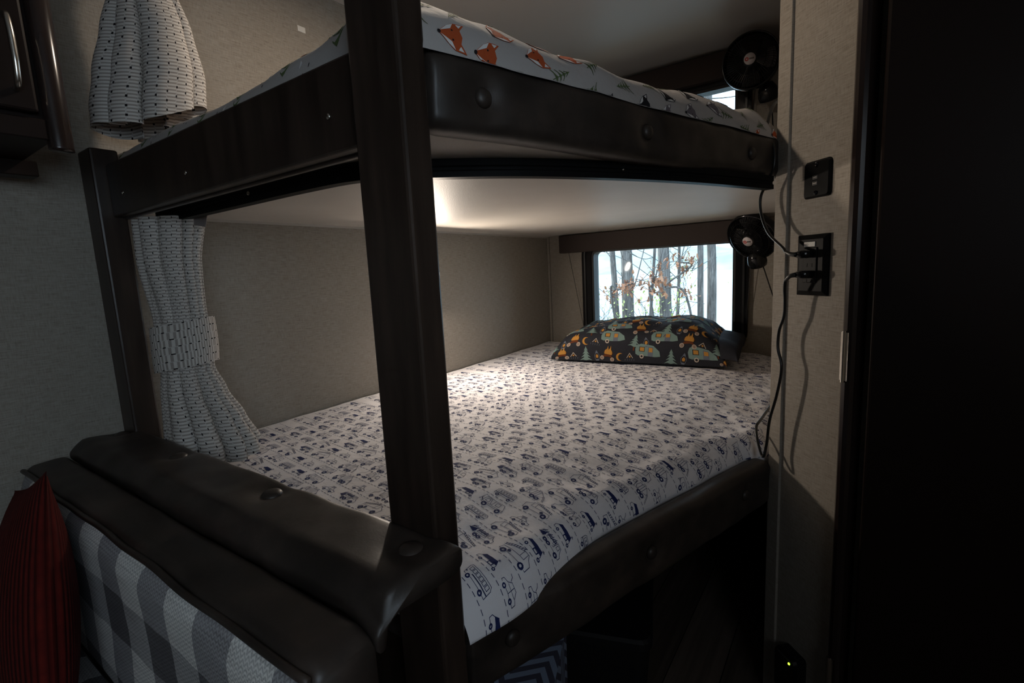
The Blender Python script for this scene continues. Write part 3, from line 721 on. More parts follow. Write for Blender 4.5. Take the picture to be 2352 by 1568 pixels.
def fir(P, T):
    P.fill([T(*p) for p in ((.45, -.55), (.55, -.55), (.54, -.2), (.46, -.2))], 2)
    for i in range(4):
        y = .6 - i * .2; w = .14 + i * .1
        P.fill([T(*p) for p in ((.5, y), (.5 + w, y - .30), (.5 + w * .5, y - .25), (.5, y - .31), (.5 - w * .5, y - .25), (.5 - w, y - .30))], 0, 0.0002 * i)
def moon(P, T): P.fill([T(.5 + .42 * math.cos(a), .42 * math.sin(a)) for a in [PI * .35 + i * PI * 1.3 / 9 for i in range(10)]] + [T(.68 + .36 * math.cos(a), .36 * math.sin(a)) for a in [PI * 1.58 - i * PI * 1.16 / 7 for i in range(8)]], 1)
def lantern(P, T):
    P.stroke([T(.32, -.3), T(.25, .05), T(.4, .3), T(.6, .3), T(.75, .05), T(.68, -.3)], 0.0016, 5, 0, True); P.fill([T(.4, -.15), T(.6, -.15), T(.64, .05), T(.5, .2), T(.36, .05)], 1); P.fill([T(.36, .32), T(.64, .32), T(.5, .55)], 5); P.fill([T(.34, -.42), T(.66, -.42), T(.62, -.3), T(.38, -.3)], 5)
def tent(P, T):
    P.stroke([T(.1, -.1), T(.5, .45), T(.9, -.1)], 0.0022, 3); P.disc(*T(.5, .05), .12 * T.s, 1)
    for a in (-.2, .1, .4, .7, 1.0): P.stroke([T(a + .1, -.25), T(a + .06, -.42)], 0.0012, 5)
row = [(camper, .100), (fire, .050), (tent, .030), (fir, .060), (lantern, .042), (fire, .048), (moon, .036), (tent, .03), (camper, .098), (fir, .058), (lantern, .042)]
for r in range(12):
    y = -AV + 0.018 + r * 0.056; x = -AU - 0.03 + (r * 0.067) % 0.1; k = r * 3
    while x < AU:
        fn, sz = row[k % len(row)]; k += 1
        fn(P, TF(x + sz / 2, y, sz, random.uniform(-0.2, 0.2))); x += sz * (0.82 if fn in (fir, lantern) else 1.06) + 0.006
P.build('camping_print', CAMP, pc)

# ================================================================== CURTAINS
def bundle(tab_c, tab_a, z0, z1, ratio, n, amp, seed, hem, turn=(0.822, 0.567), nz_=90, nt=220, width=0.95):
    d = Vector((turn[0], turn[1], 0)).normalized(); e = Vector((-d.y, d.x, 0)); verts = []; uvs = []
    for i in range(nz_ + 1):
        t = i / nz_
        for j in range(nt + 1):
            th = 2 * PI * (j % nt) / nt; th2 = th + 0.22 * math.sin(2 * th + seed) + 0.10 * math.sin(5 * th + 1.7 * seed)
            z = z0 + (z1 + hem(th) - z0) * t
            c = interp(tab_c, z); a = interp(tab_a, z)
            am = interp(amp, z); ph = seed + 0.35 * math.sin(z * 9 + seed)
            w_ = n * th2 / 2 + ph + 0.5 * nz(math.cos(th) * 2, math.sin(th) * 2, z * 4 + seed); l = abs(math.sin(w_))
            k_ = 0.65 + 0.7 * nz(math.cos(th) * 3 + seed, math.sin(th) * 3, z * 2) 
            r = 1 - am * max(0.2, k_) * (1 - l ** 0.7) + 0.08 * nz(math.cos(th) * 1.6, math.sin(th) * 1.6, z * 6 + seed)
            rr_ = ratio(z) if callable(ratio) else ratio
            th3 = th - am * 0.30 * math.sin(2 * w_) * 2 / n * 1.5
            p = Vector((c[0], c[1], 0)) + d * (a * r * math.cos(th3)) + e * (a * rr_ * r * math.sin(th3))
            verts.append((p.x, p.y, z)); uvs.append((width * j / nt + 0.03 * nz(z * 3, seed), z))
    q = [(i * (nt + 1) + j, i * (nt + 1) + j + 1, (i + 1) * (nt + 1) + j + 1, (i + 1) * (nt + 1) + j) for i in range(nz_) for j in range(nt)]
    q = [tuple(reversed(f)) for f in q]
    return verts, q, uvs
V = Vector
cu = thing('curtain', 'patterned grey curtain gathered with a tie band in lower bunk', 'curtain', (0.165, 0.058, 0.69), 'bunk curtains')
tc_ = [(1.207, V((.128, .078))), (1.106, V((.132, .066))), (.977, V((.160, .061))), (.93, V((.166, .058))), (.88, V((.172, .055))), (.83, V((.186, .056))), (.774, V((.204, .062))), (.718, V((.222, .066))), (.67, V((.222, .066)))]
ta_ = [(1.207, .078), (1.106, .068), (.99, .056), (.93, .056), (.88, .056), (.83, .070), (.774, .088), (.718, .104), (.67, .106)]
am_ = [(1.2, .85), (1.1, .80), (1.0, .45), (.97, .25), (.90, .25), (.86, .50), (.80, .78), (.70, .85)]
obj('curtain_cloth', *bundle(tc_, ta_, 1.196, 0.690, lambda z: 0.60, 9, am_, 1.3, lambda th: 0.012 * math.sin(th * 2) + 0.016 * math.cos(th))[:2], M_CUR, cu, smooth=True,
    uvs=bundle(tc_, ta_, 1.196, 0.690, 0.60, 9, am_, 1.3, lambda th: 0.012 * math.sin(th * 2) + 0.016 * math.cos(th))[2])
# tie band: flattened loop, open at top and bottom
d_ = V((0.822, 0.567, 0)); e_ = V((-d_.y, d_.x, 0)); rings = []; uvs = []
for i, (z, a) in enumerate(((0.884, .0625), (0.905, .064), (0.93, .0645), (0.955, .064), (0.977, .0625))):
    c = interp(tc_, z); ring = []
    for j in range(65):
        th = 2 * PI * (j % 64) / 64; w = a * (1 + 0.02 * math.sin(3 * th + z * 20)); co, si = math.cos(th), math.sin(th)
        p = V((c[0], c[1], 0)) + d_ * (w * math.copysign(abs(co) ** 0.75, co)) + e_ * (w * 0.62 * math.copysign(abs(si) ** 0.8, si)); ring.append((p.x, p.y, z + 0.010 * co)); uvs.append((0.34 * j / 64, z))
    rings.append(ring)
vv, ff = loft(rings, caps=False, closed=False); obj('tie_band', vv, [tuple(reversed(f)) for f in ff] if False else ff, M_CURT, cu, smooth=True, uvs=uvs)
# loose tab at the top with a snap
tb = MB(); tb.box(-0.015, 0.015, -0.001, 0.001, -0.02, 0.012, 0, frame_m(V((0.205, 0.105, 1.195)), V((0.74, 0.62, -0.26)).normalized(), V((0.62, -0.74, 0)).normalized(), V((0.2, 0.16, 0.97)).normalized())); tb.build('curtain_tab', plain('grey_lining', (0.20, 0.17, 0.16), 0.8), cu)
cu2 = thing('curtain', 'patterned grey curtain hanging over the upper bunk foot end', 'curtain', (0.14, 0.06, 1.37), 'bunk curtains')
tc2 = [(1.87, V((.24, .15))), (1.75, V((.160, .105))), (1.646, V((.142, .085))), (1.556, V((.150, .080))), (1.466, V((.158, .070))), (1.40, V((.158, .060))), (1.34, V((.162, .055)))]
ta2 = [(1.87, .165), (1.78, .11), (1.71, .064), (1.646, .060), (1.556, .086), (1.466, .105), (1.40, .112), (1.34, .113)]  # unseen top flared wide so the cloth shades the wall behind it
am2 = [(1.8, .45), (1.65, .45), (1.5, .68), (1.36, .78)]
hem2 = lambda th: 0.018 * math.cos(th) + 0.014 * math.sin(2 * th + 1)
b2 = bundle(tc2, ta2, 1.865, 1.375, 0.55, 7, am2, 4.4, hem2, width=0.62)
obj('curtain_cloth', b2[0], b2[1], M_CUR, cu2, smooth=True, uvs=b2[2])

# ================================================================== WINDOW VALANCES, CORDS
def valance(z0, z1, lab):
    t = thing('window_valance', lab, 'valance', (0.55, YH - 0.03, z0))
    bevel(MB().box(0.092, 1.03, YH - 0.05, YH - 0.001, z0, z1).build('box_front', M_VAL, t), 0.004)
    for xa, xb in ((0.135, 0.205), (0.985, 0.955)):
        obj('shade_cord', *tube([(xa, YH - 0.03, z0 + 0.01), (xb, YH - 0.012, z0 - 0.40)], 0.0011, 6), M_BLACKM, t)
valance(1.125, 1.212, 'plain brown valance box over the lower bunk window'); valance(1.772, 1.872, 'plain brown valance box over the upper bunk window')

# ================================================================== FANS
def fan(c, axis, base, lab, brad=0.095):
    t = thing('clip_fan', lab, 'fan', base, 'clip fans')
    M = zaxis(c, axis); R_ = brad
    v, f = lathe([(R_, -0.035), (R_ * 1.03, -0.030), (R_ * 1.03, -0.004), (R_, 0.001), (R_ * 0.965, -0.004), (R_ * 0.965, -0.03)], 40, M); obj('guard_ring', v, f[:-2] + [], M_BLACK, t, smooth=True)
    g = MB(); g2 = MB()
    for i in range(56):
        a = 2 * PI * i / 56
        def pt(r, z): return M @ V((r * math.cos(a + (R_ - r) * 2.2), r * math.sin(a + (R_ - r) * 2.2), z))
        v, f = tube([pt(R_ * 0.99, -0.004), pt(R_ * 0.8, 0.012), pt(R_ * 0.55, 0.019), pt(R_ * 0.22, 0.022)], 0.0011, 4); g.add(v, f)
        v, f = tube([pt(R_ * 0.99, -0.032), pt(R_ * 0.8, -0.05), pt(R_ * 0.5, -0.058)], 0.0011, 4); g2.add(v, f)
    for rr_, zz in ((0.55, 0.019), (0.8, 0.012)):
        v, f = tube([M @ V((R_ * rr_ * math.cos(2 * PI * i / 40), R_ * rr_ * math.sin(2 * PI * i / 40), zz)) for i in range(41)], 0.0011, 4); g.add(v, f)
    g.build('front_grille', M_BLACK, t); g2.build('rear_grille', M_BLACK, t)
    v, f = lathe([(0.0001, 0.0245), (R_ * 0.26, 0.0235), (R_ * 0.27, 0.018), (R_ * 0.27, 0.016)], 28, M); hub = obj('grille_hub', v, f, M_BLACK, t, smooth=True)
    v, f = lathe([(0.0001, 0.0262), (R_ * 0.205, 0.0257), (R_ * 0.205, 0.024)], 24, M); bd = obj('badge', v, f, M_BADGE, hub, smooth=True)
    mk = MB(); v, f = lathe([(R_ * .03, 0.0266), (R_ * .07, 0.0266), (R_ * .07, 0.0263)], 12, M @ Matrix.Translation((-R_ * 0.10, 0, 0))); mk.add(v, f[:-2], 0)
    for i in range(4): mk.box(-R_ * .01 + i * R_ * .042, R_ * .018 + i * R_ * .042, -R_ * .03, R_ * .03, 0.0262, 0.0267, 1, M)
    mk.build('badge_mark', None, bd, mats=[M_REDINK, M_VAL])
    v, f = lathe([(R_ * 0.97, -0.03), (R_ * 0.85, -0.046), (R_ * 0.5, -0.056), (R_ * 0.2, -0.058)], 36, M); obj('shade_shell', v, f[:-2], M_BLACKM, t, smooth=True)  # added black shell, stands for the unlit dark inside the cage
    bl = MB()
    for i in range(4):
        a = PI / 2 * i; pts = []
        for u in range(7):
            for w in range(4):
                r = R_ * (0.2 + 0.68 * u / 6); th = a + (w / 3 - .5) * (0.75 + 0.25 * math.sin(u / 6 * PI)); pts.append(M @ V((r * math.cos(th), r * math.sin(th), -0.022 + 0.02 * (w / 3 - .5))))
        bl.add(pts, [(u * 4 + w, u * 4 + 4 + w, u * 4 + 5 + w, u * 4 + 1 + w) for u in range(6) for w in range(3)])
    bl.build('blades', M_BLACK, t)
    v, f = lathe([(0.0001, 0.0), (0.022, -0.002), (0.025, -0.02), (0.030, -0.045), (0.030, -0.085), (0.022, -0.102), (0.0001, -0.105)], 24, M); obj('motor_housing', v, f, M_BLACK, t, smooth=True)
    mp_ = M @ V((0, 0, -0.075)); b = V(base)
    obj('stem', *tube(catmull([mp_, mp_ * 0.5 + b * 0.5 + V((0, 0.015, 0)), b + V((0, 0, 0.03))], 6), 0.013, 10), M_BLACK, t, smooth=True)
    v, f = lathe([(0.0001, 0.055), (0.020, 0.05), (0.032, 0.03), (0.036, 0.005), (0.034, -0.01), (0.0001, -0.012)], 24, zaxis(b, (-0.1, -0.5, 0.86))); bs = obj('base', v, f, M_BLACK, t, smooth=True)
    v, f = lathe([(0.0001, 0.016), (0.010, 0.015), (0.012, 0.0)], 16, zaxis(b + V((-0.004, -0.02, 0.036)), (-0.1, -0.85, 0.5))); obj('dial', v, f, M_BLACKM, bs, smooth=True)
    return t
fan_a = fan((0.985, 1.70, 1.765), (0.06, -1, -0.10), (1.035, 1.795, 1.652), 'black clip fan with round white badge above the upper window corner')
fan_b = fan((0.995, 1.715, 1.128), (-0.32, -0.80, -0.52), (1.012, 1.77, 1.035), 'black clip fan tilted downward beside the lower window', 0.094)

# ================================================================== PARTITION FITTINGS
def on_p(x, y, z): return MP @ V((x, y, z))
def plate(t, w, h, cx, cz, d, r, slope, mat, name):
    o = rrect(w, h, r, 5); i_ = rrect(w - slope * 2, h - slope * 2, max(r - slope * .6, 0.001), 5)
    rings = [[on_p(cx + a, 0.0, cz + b) for a, b in o], [on_p(cx + a, d * 0.45, cz + b) for a, b in o], [on_p(cx + a, d, cz + b) for a, b in i_]]
    return obj(name, *loft(rings), mat, t)
us = thing('usb_wall_plate', 'small black wall plate with two usb ports above the outlet', 'wall plate', tuple(on_p(0.106, 0, 1.16)))
plate(us, 0.0645, 0.069, 0.106, 1.1935, 0.006, 0.007, 0.0035, M_PLATE, 'plate')
for dz in (0.0035, -0.0075):
    p_ = bevel(MB().box(0.098, 0.110, 0.0055, 0.0066, 1.1935 + dz - 0.0035, 1.1935 + dz + 0.0035, 0, MP).build('usb_port', M_RUBBER, us), 0.0005)
    MB().box(0.1005, 0.1085, 0.0064, 0.0070, 1.1935 + dz - 0.0006, 1.1935 + dz + 0.0004, 0, MP).build('contact', M_CHROME, p_); MB().box(0.0995, 0.1001, 0.0064, 0.0070, 1.1935 + dz - 0.0026, 1.1935 + dz + 0.0024, 0, MP).build('contact', M_CHROME, p_)
for dz in (0.027, -0.026):
    v, f = lathe([(0.0001, 0.0035), (0.0035, 0.0028), (0.005, 0.0)], 16, zaxis(on_p(0.106, 0.0055, 1.1935 + dz), NP)); obj('screw', v, f, M_BLACK, us, smooth=True)
ou = thing('power_outlet', 'black double power outlet with a small white sticker', 'outlet', tuple(on_p(0.1025, 0, 0.973)))
plate(ou, 0.077, 0.1175, 0.1025, 1.0317, 0.0085, 0.002, 0.009, M_PLATE, 'cover_plate')
bevel(MB().box(0.086, 0.119, 0.0082, 0.0105, 0.998, 1.066, 0, MP).build('receptacle', M_PLATE, ou), 0.001)
for zc in (1.032, 1.0015):
    for xa in (0.096, 0.108): MB().box(xa - 0.0012, xa + 0.0012, 0.0103, 0.0110, zc - 0.0035, zc + 0.0035, 0, MP).build('slot', M_PLATE, ou)
st = bevel(MB().box(0.0865, 0.1135, 0.0086, 0.0098, 1.0675, 1.0765, 0, MP).build('sticker', M_PAPER, ou), 0.0002)
fc = bpy.data.curves.new('lettering', 'FONT'); fc.body = 'EFD'; fc.size = 0.0058; fo = bpy.data.objects.new('lettering_source', fc); C.objects.link(fo)
bpy.context.view_layer.update(); tm = bpy.data.meshes.new_from_object(fo.evaluated_get(bpy.context.evaluated_depsgraph_get())); bpy.data.objects.remove(fo)
MT = frame_m(on_p(0.0878, 0.01005, 1.0698), TD, V((0, 0, 1)), NP)
obj('lettering', [tuple(MT @ p.co) for p in tm.vertices], [tuple(p.vertices) for p in tm.polygons], M_BLACKM, st)
def plug_cord(fan_, zc, path):
    P_ = [p if isinstance(p, V) else on_p(*p) for p in path]
    t = obj('power_cord', *tube(catmull(P_[1:], 10), 0.0024, 8, prof=[(0.0034 * math.cos(2 * PI * i / 10), 0.0022 * math.sin(2 * PI * i / 10)) for i in range(10)]), M_RUBBER, fan_, smooth=True)
    sec = [rrect(0.022, 0.014, 0.004, 3), rrect(0.023, 0.015, 0.005, 3), rrect(0.020, 0.013, 0.005, 3), rrect(0.010, 0.009, 0.004, 3)]
    obj('plug', *loft([[on_p(0.1025 + a - 0.006 * i / 3, dd, zc + b) for a, b in s_] for i, (s_, dd) in enumerate(zip(sec, (0.0112, 0.022, 0.030, 0.034)))]), M_BLACK, t, smooth=True)
    obj('strain_relief', *tube(catmull(P_[:3], 5), lambda s: 0.0050 - 0.0018 * s, 10), M_RUBBER, t, smooth=True)
plug_cord(fan_a, 1.0535, [(0.094, 0.033, 1.0535), (0.083, 0.036, 1.055), (0.070, 0.036, 1.060), (0.056, 0.032, 1.069), (0.010, 0.030, 1.102), (-0.014, 0.030, 1.145), (-0.016, 0.030, 1.181), (0.004, 0.028, 1.209), (0.019, 0.027, 1.236), (0.015, 0.026, 1.275), V((1.165, 0.80, 1.315)), V((1.172, 0.90, 1.390)), V((1.172, 1.2, 1.390)), V((1.14, 1.6, 1.42)), V((1.06, 1.80, 1.50)), V((1.045, 1.80, 1.62))])
plug_cord(fan_b, 1.0145, [(0.094, 0.033, 1.0145), (0.085, 0.038, 1.012), (0.074, 0.038, 1.004), (0.067, 0.034, 0.985), (0.064, 0.030, 0.962), (0.060, 0.028, 0.930), (0.046, 0.027, 0.898), (0.044, 0.027, 0.861), (0.056, 0.027, 0.822), (0.046, 0.028, 0.763), (0.028, 0.03, 0.699), (0.020, 0.03, 0.640), (0.014, 0.035, 0.612), V((1.155, 0.82, 0.66)), V((1.16, 0.90, 0.672)), V((1.172, 1.3, 0.672)), V((1.16, 1.6, 0.675)), V((1.10, 1.78, 0.80)), V((1.03, 1.785, 1.02))])
de = thing('gas_detector', 'black gas detector with a green status light low on partition', 'detector', tuple(on_p(0.093, 0, 0.09)))
rings = [[on_p(0.093 + a, dd, 0.137 + b) for a, b in rrect(0.060 * k_, 0.10 * k_, 0.008, 4)] for dd, k_ in ((0.0, 1.0), (0.022, 1.0), (0.030, 0.94))]
obj('housing', *loft(rings), M_BLACK, de)
v, f = lathe([(0.0001, 0.0022), (0.0020, 0.0016), (0.0026, 0.0)], 14, zaxis(on_p(0.108, 0.030, 0.174), NP)); obj('status_light', v, f, M_LED, de, smooth=True)
for i in range(3): MB().box(0.072, 0.105 - 0.006 * i, 0.0295, 0.0308, 0.160 - 0.012 * i, 0.163 - 0.012 * i, 0, MP).build('vent_slot', M_RUBBER, de)
MB().box(0.074, 0.112, 0.0298, 0.0304, 0.178, 0.183, 0, MP).build('printed_label', plain('dark_label', (0.04, 0.04, 0.042), 0.5), de)
tag(obj('wall_sticker', *loft([[(0.0002, y, z) for y, z in ((0.522, 1.754), (0.546, 1.754), (0.546, 1.769), (0.522, 1.769))], [(0.001, y, z) for y, z in ((0.522, 1.754), (0.546, 1.754), (0.546, 1.769), (0.522, 1.769))]]), M_PAPER, loc=(0.0, 0.534, 1.762)), 'small white sticker on the wall above upper mattress', 'sticker')

# ================================================================== LAMPS
LC = V((0.0, 0.955, 1.05)); LB = zaxis(LC, (1, 0, 0)); LDIR = V((1, 0, -0.38)).normalized(); LMX = zaxis(LC + V((0.022, 0, 0)), LDIR)
rl = thing('wall_lamp', 'small round nickel wall lamp in the lower bunk', 'lamp', tuple(LC))
v, f = lathe([(0.0001, 0.0), (0.040, 0.0), (0.040, 0.005), (0.016, 0.012), (0.012, 0.024), (0.0001, 0.024)], 32, LB); obj('back_plate', v, f, M_CHROME, rl, smooth=True)
v, f = lathe([(0.0001, 0.0), (0.022, 0.002), (0.034, 0.010), (0.035, 0.024), (0.032, 0.026), (0.030, 0.022), (0.0001, 0.022)], 32, LMX); obj('lamp_head', v, f, M_CHROME, rl, smooth=True)
v, f = lathe([(0.0001, 0.0255), (0.020, 0.0248), (0.030, 0.0225)], 28, LMX); obj('lens', v, f, M_LAMP, rl, smooth=True)
pl1 = bpy.data.lights.new('wall_lamp_light', 'AREA'); pl1.shape = 'DISK'; pl1.size = 0.056; pl1.energy = 4.6; pl1.color = (1.0, 0.86, 0.72)
po = bpy.data.objects.new('wall_lamp_light', pl1); C.objects.link(po); po.parent = rl; po.location = V((0.022, 0, 0)) + LDIR * 0.030; po.rotation_euler = LDIR.to_track_quat('-Z', 'Y').to_euler()
cl = thing('ceiling_light', 'round white puck light on the ceiling above the upper bunk', 'light', (0.60, 0.50, ZC - 0.02))
v, f = lathe([(0.0001, 0.0), (0.060, 0.0), (0.062, 0.006), (0.060, 0.0195), (0.0001, 0.0195)], 28, Matrix.Translation((0.60, 0.50, ZC - 0.02))); obj('housing', v, f, M_PAPER, cl, smooth=True)
v, f = lathe([(0.0001, -0.004), (0.045, -0.002), (0.050, 0.001)], 28, Matrix.Translation((0.60, 0.50, ZC - 0.02))); obj('diffuser', v, f, M_LAMP, cl, smooth=True)
pl2 = bpy.data.lights.new('ceiling_light_glow', 'AREA'); pl2.shape = 'DISK'; pl2.size = 0.09; pl2.energy = 4.5; pl2.color = (1.0, 0.84, 0.68)
po = bpy.data.objects.new('ceiling_light_glow', pl2); C.objects.link(po); po.parent = cl; po.location = (0, 0, -0.008)

# ================================================================== DINETTE
be = thing('dinette_bench', 'dinette bench with dark leatherette top and grey plaid backrest', 'bench', (0.48, -0.4, 0.0))
rings = []; sec = dense(rrect(0.066, 0.42, 0.014, 5), 0.012)
for i in range(121):
    x = 0.003 + 0.961 * i / 120; ring = []; g = 0.94 + 0.06 * min(1, math.sqrt(min(i, 120 - i) / 3))
    for a, b in sec:
        y = -0.1575 + a * g; z = 0.513 + b * (g if b > 0 else 1)
        if b > 0.19: z += 0.0025 * nz(x * 6, y * 20, 1.0) + 0.0015 * nz(x * 17, y * 20, 2.0)
        if a < 0 and b > 0.15: y += 0.004 * nz(x * 7, 3.0)
        ring.append((x, y, z))
    rings.append(ring)
bk = obj('backrest', *loft(rings), M_LEATHER, be, smooth=True)
def pf(u, w):
    x = 0.006 + 0.950 * u; z = 0.435 + 0.273 * w; e = min(1, min(u, 1 - u) / 0.03) * min(1, min(w, 1 - w) / 0.10)
    return (x, -0.188 - 0.016 * math.sqrt(e) - 0.005 * nz(x * 5, z * 6, 4.0) * e, z + 0.004 * nz(x * 6, 1.0) * w)
v, q, uv = grid_surf(pf, 90, 34, lambda u, w: (0.95 * u, 0.278 * w + 0.02)); obj('backrest_front', v, q, M_PLAID, be, smooth=True, uvs=uv)
obj('piping', *tube([(0.014 + 0.945 * i / 60, -0.193 + 0.003 * nz(i * 0.12, 3.0), 0.7125 + 0.004 * nz((0.006 + 0.95 * i / 60) * 6, 1.0)) for i in range(61)], 0.0042, 8), M_LEATHER, be, smooth=True)
bevel(MB().box(0.004, 0.955, -0.74, -0.19, 0.30, 0.43).build('seat_cushion', M_PLAID, be), 0.025)
bevel(MB().box(0.004, 0.955, -0.70, -0.10, 0.0, 0.299).build('seat_base', M_WOOD, be), 0.004)
# red cushion leaning on the backrest
rp = V((0.340, -0.262, 0.575)); ax_ = V((0.94, -0.05, 0.30)).normalized(); up_ = V((-0.30, 0.16, 0.94)); up_ = (up_ - ax_ * up_.dot(ax_)).normalized(); nn = ax_.cross(up_)
def rpil(u, v, sg):
    a, b = 2 * u - 1, 2 * v - 1; k = 1 + 0.02 * (abs(a * b)) ** 3 - 0.03 * (1 - abs(b)) * abs(a) ** 4 - 0.03 * (1 - abs(a)) * abs(b) ** 4
    h = 0.048 * (max(0, math.cos(a * PI / 2)) * max(0, math.cos(b * PI / 2))) ** 0.55
    return rp + ax_ * (0.195 * a * k) + up_ * (0.195 * b * k) + nn * (sg * h)
v, q, uv = grid_surf(lambda u, w: rpil(u, w, -1), 40, 40, lambda u, w: (u * 0.4, w * 0.4)); v2, q2, uv2 = grid_surf(lambda u, w: rpil(u, w, 1), 40, 40, lambda u, w: (u * 0.4, w * 0.4)); n0 = len(v)
tag(obj('throw_pillow', v + v2, [tuple(reversed(f)) for f in q] + [tuple(n0 + i for i in f) for f in q2], M_RED, smooth=True, uvs=uv + uv2, loc=(0.215, -0.262, 0.43)), 'red corduroy throw pillow leaning against the plaid backrest', 'pillow')
# overhead cabinet on the dinette wall
ca_ = thing('overhead_cabinet', 'dark wood overhead cabinet with nickel handle above the dinette', 'cabinet', (0.15, -0.7, 1.29))
bx('body', 0.001, 0.285, -1.25, -0.125, 1.29, ZC - 0.001, M_DOOR, ca_, 0.002)
obj('corner_post', *loft([[(0.289 + 0.013 * math.cos(a), -0.121 + 0.016 * math.sin(a), z) for a in [2 * PI * i / 20 for i in range(20)]] for z in (1.272, 1.276, ZC - 0.001)]), M_TRIM, ca_, smooth=True)
bx('bottom_rail', 0.285, 0.296, -1.25, -0.136, 1.285, 1.315, M_DOOR, ca_, 0.002)
for y0, y1 in ((-0.68, -0.143), (-1.24, -0.69)):
    dd = bx('door', 0.286, 0.303, y0, y1, 1.322, 1.86, M_DOOR, ca_, 0.004); yh = y1 - 0.022
    obj('handle', *tube(catmull([(0.303, yh, 1.350), (0.318, yh, 1.356), (0.325, yh, 1.380), (0.326, yh, 1.402), (0.325, yh, 1.424), (0.318, yh, 1.447), (0.303, yh, 1.453)], 6), 0.0042, 10), M_CHROME, dd, smooth=True)
bx('light_rail', 0.06, 0.10, -1.2, -0.11, 1.262, 1.2895, M_DOOR, ca_, 0.002)

# ================================================================== UNDER THE BED
bg_ = thing('storage_tote', 'grey and blue chevron cloth tote stored under the lower bunk', 'tote', (0.70, 0.33, 0.0))
TB = Matrix.Translation((0.70, 0.33, 0)) @ Matrix.Rotation(0.35, 4, 'Z')
rings = [[TB @ V((a + 0.0, b, z)) for a, b in dense(rrect(0.34 + 0.02 * z, 0.22, 0.03, 4), 0.03)] for z in (0.0, 0.01, 0.1, 0.2, 0.265)]
obj('tote_body', *loft(rings), M_CHEV, bg_, smooth=False)
obj('tote_handle', *tube(catmull([TB @ V(p) for p in ((0.05, -0.114, 0.12), (0.06, -0.118, 0.25), (0.03, -0.05, 0.30), (0.03, 0.05, 0.30), (0.06, 0.118, 0.25))], 6), 0.01, prof=[(-0.012, -0.002), (0.012, -0.002), (0.012, 0.002), (-0.012, 0.002)]), M_BLACKM, bg_)
sb = thing('storage_bin', 'low black lidded storage bin on the floor beside chevron tote', 'bin', (0.93, 0.62, 0.0))
SB = Matrix.Translation((0.80, 0.72, 0)) @ Matrix.Rotation(0.32, 4, 'Z')
rings = [[SB @ V((a * k_, b * k_, z)) for a, b in rrect(0.26, 0.34, 0.03, 4)] for z, k_ in ((0.0, 0.90), (0.17, 1.0))]; obj('bin_body', *loft(rings), M_BLACKM, sb)
rings = [[SB @ V((a * k_, b * k_, z)) for a, b in rrect(0.27, 0.35, 0.03, 4)] for z, k_ in ((0.168, 1.0), (0.186, 1.0), (0.192, 0.96))]; obj('bin_lid', *loft(rings), M_BLACKM, sb)

# ================================================================== OUTSIDE THE WINDOW
struct(obj('ground', *grid_surf(lambda u, w: (-40 + 80 * u, 2.1 + 13 * w, -0.9 - 3.4 * sm(0.35, 1.0, w) + 0.08 * nz(u * 30, w * 8)), 30, 14)[:2], M_GROUND, smooth=True))
struct(obj('lake', [(-260, 11, -3.9), (200, 11, -3.9), (200, 300, -3.9), (-260, 300, -3.9)], [(0, 1, 2, 3)], M_WATER))
struct(obj('far_shore_hills', *grid_surf(lambda u, w: (-300 + 520 * u, 270 + 60 * w, -4 + (15 + 6 * nz(u * 9, 0.3) + 2 * nz(u * 40, 2.0)) * math.sin(w * PI * 0.5)), 90, 6)[:2], M_HILL, smooth=True))
def tree(label, x, y, lean, r0, height, seed, name='tree', branches=7, bmin=2.0):
    rnd = random.Random(seed); zb = -0.95 - 3.4 * sm(0.35, 1.0, (y - 2.1) / 13)
    t = thing(name, label, 'tree', (x, y, zb), 'trees by the lake')
    def cpt(z): return V((x + lean * (z - 1.0) + 0.04 * nz(z * 0.5, seed), y + 0.05 * nz(z * 0.4, seed + 5.0), z))
    zs = [zb - 0.1 + (height - zb) * i / 22 for i in range(23)]; rings = []
    for i, z in enumerate(zs):
        c = cpt(z); r = r0 * (1.18 - 0.75 * i / 22) * (1 + 0.5 * math.exp(-(z - zb) * 3))
        rings.append([(c.x + r * (1 + 0.10 * nz(math.cos(a) * 2, math.sin(a) * 2, z * 0.8 + seed)) * math.cos(a), c.y + r * math.sin(a), z) for a in [2 * PI * k / 14 for k in range(14)]])
    obj('trunk', *loft(rings), M_BARK, t, smooth=True)
    for k in range(branches):
        z = rnd.uniform(bmin, height * 0.9); c = cpt(z); a = rnd.uniform(0, 2 * PI); L = rnd.uniform(0.8, 2.0)
        d = V((math.cos(a), math.sin(a), rnd.uniform(0.1, 0.7))); p = [c + d * (L * s_) + V((0.1 * rnd.uniform(-1, 1), 0.1 * rnd.uniform(-1, 1), 0.12 * rnd.uniform(-1, 1))) * (s_ > 0) for s_ in (0, .3, .6, 1)]
        br = obj('branch', *tube(catmull(p, 4), lambda s_, q=r0: q * 0.16 * (1 - 0.85 * s_) + 0.002, 6), M_BARK, t, smooth=True)
        tw = MB()
        for m in range(4):
            q0 = p[1] + (p[3] - p[1]) * rnd.random(); dd = (d + V((rnd.uniform(-1, 1), rnd.uniform(-1, 1), rnd.uniform(-.4, .8)))).normalized()
            tw.add(*tube([q0, q0 + dd * 0.25 + V((0, 0, .02)), q0 + dd * 0.55], lambda s_: 0.006 * (1 - .8 * s_), 5))
        tw.build('twigs', M_BARK, br, kind='stuff')
    return t
def at(rx, D): return 1.326 + rx * D, -0.39 + D
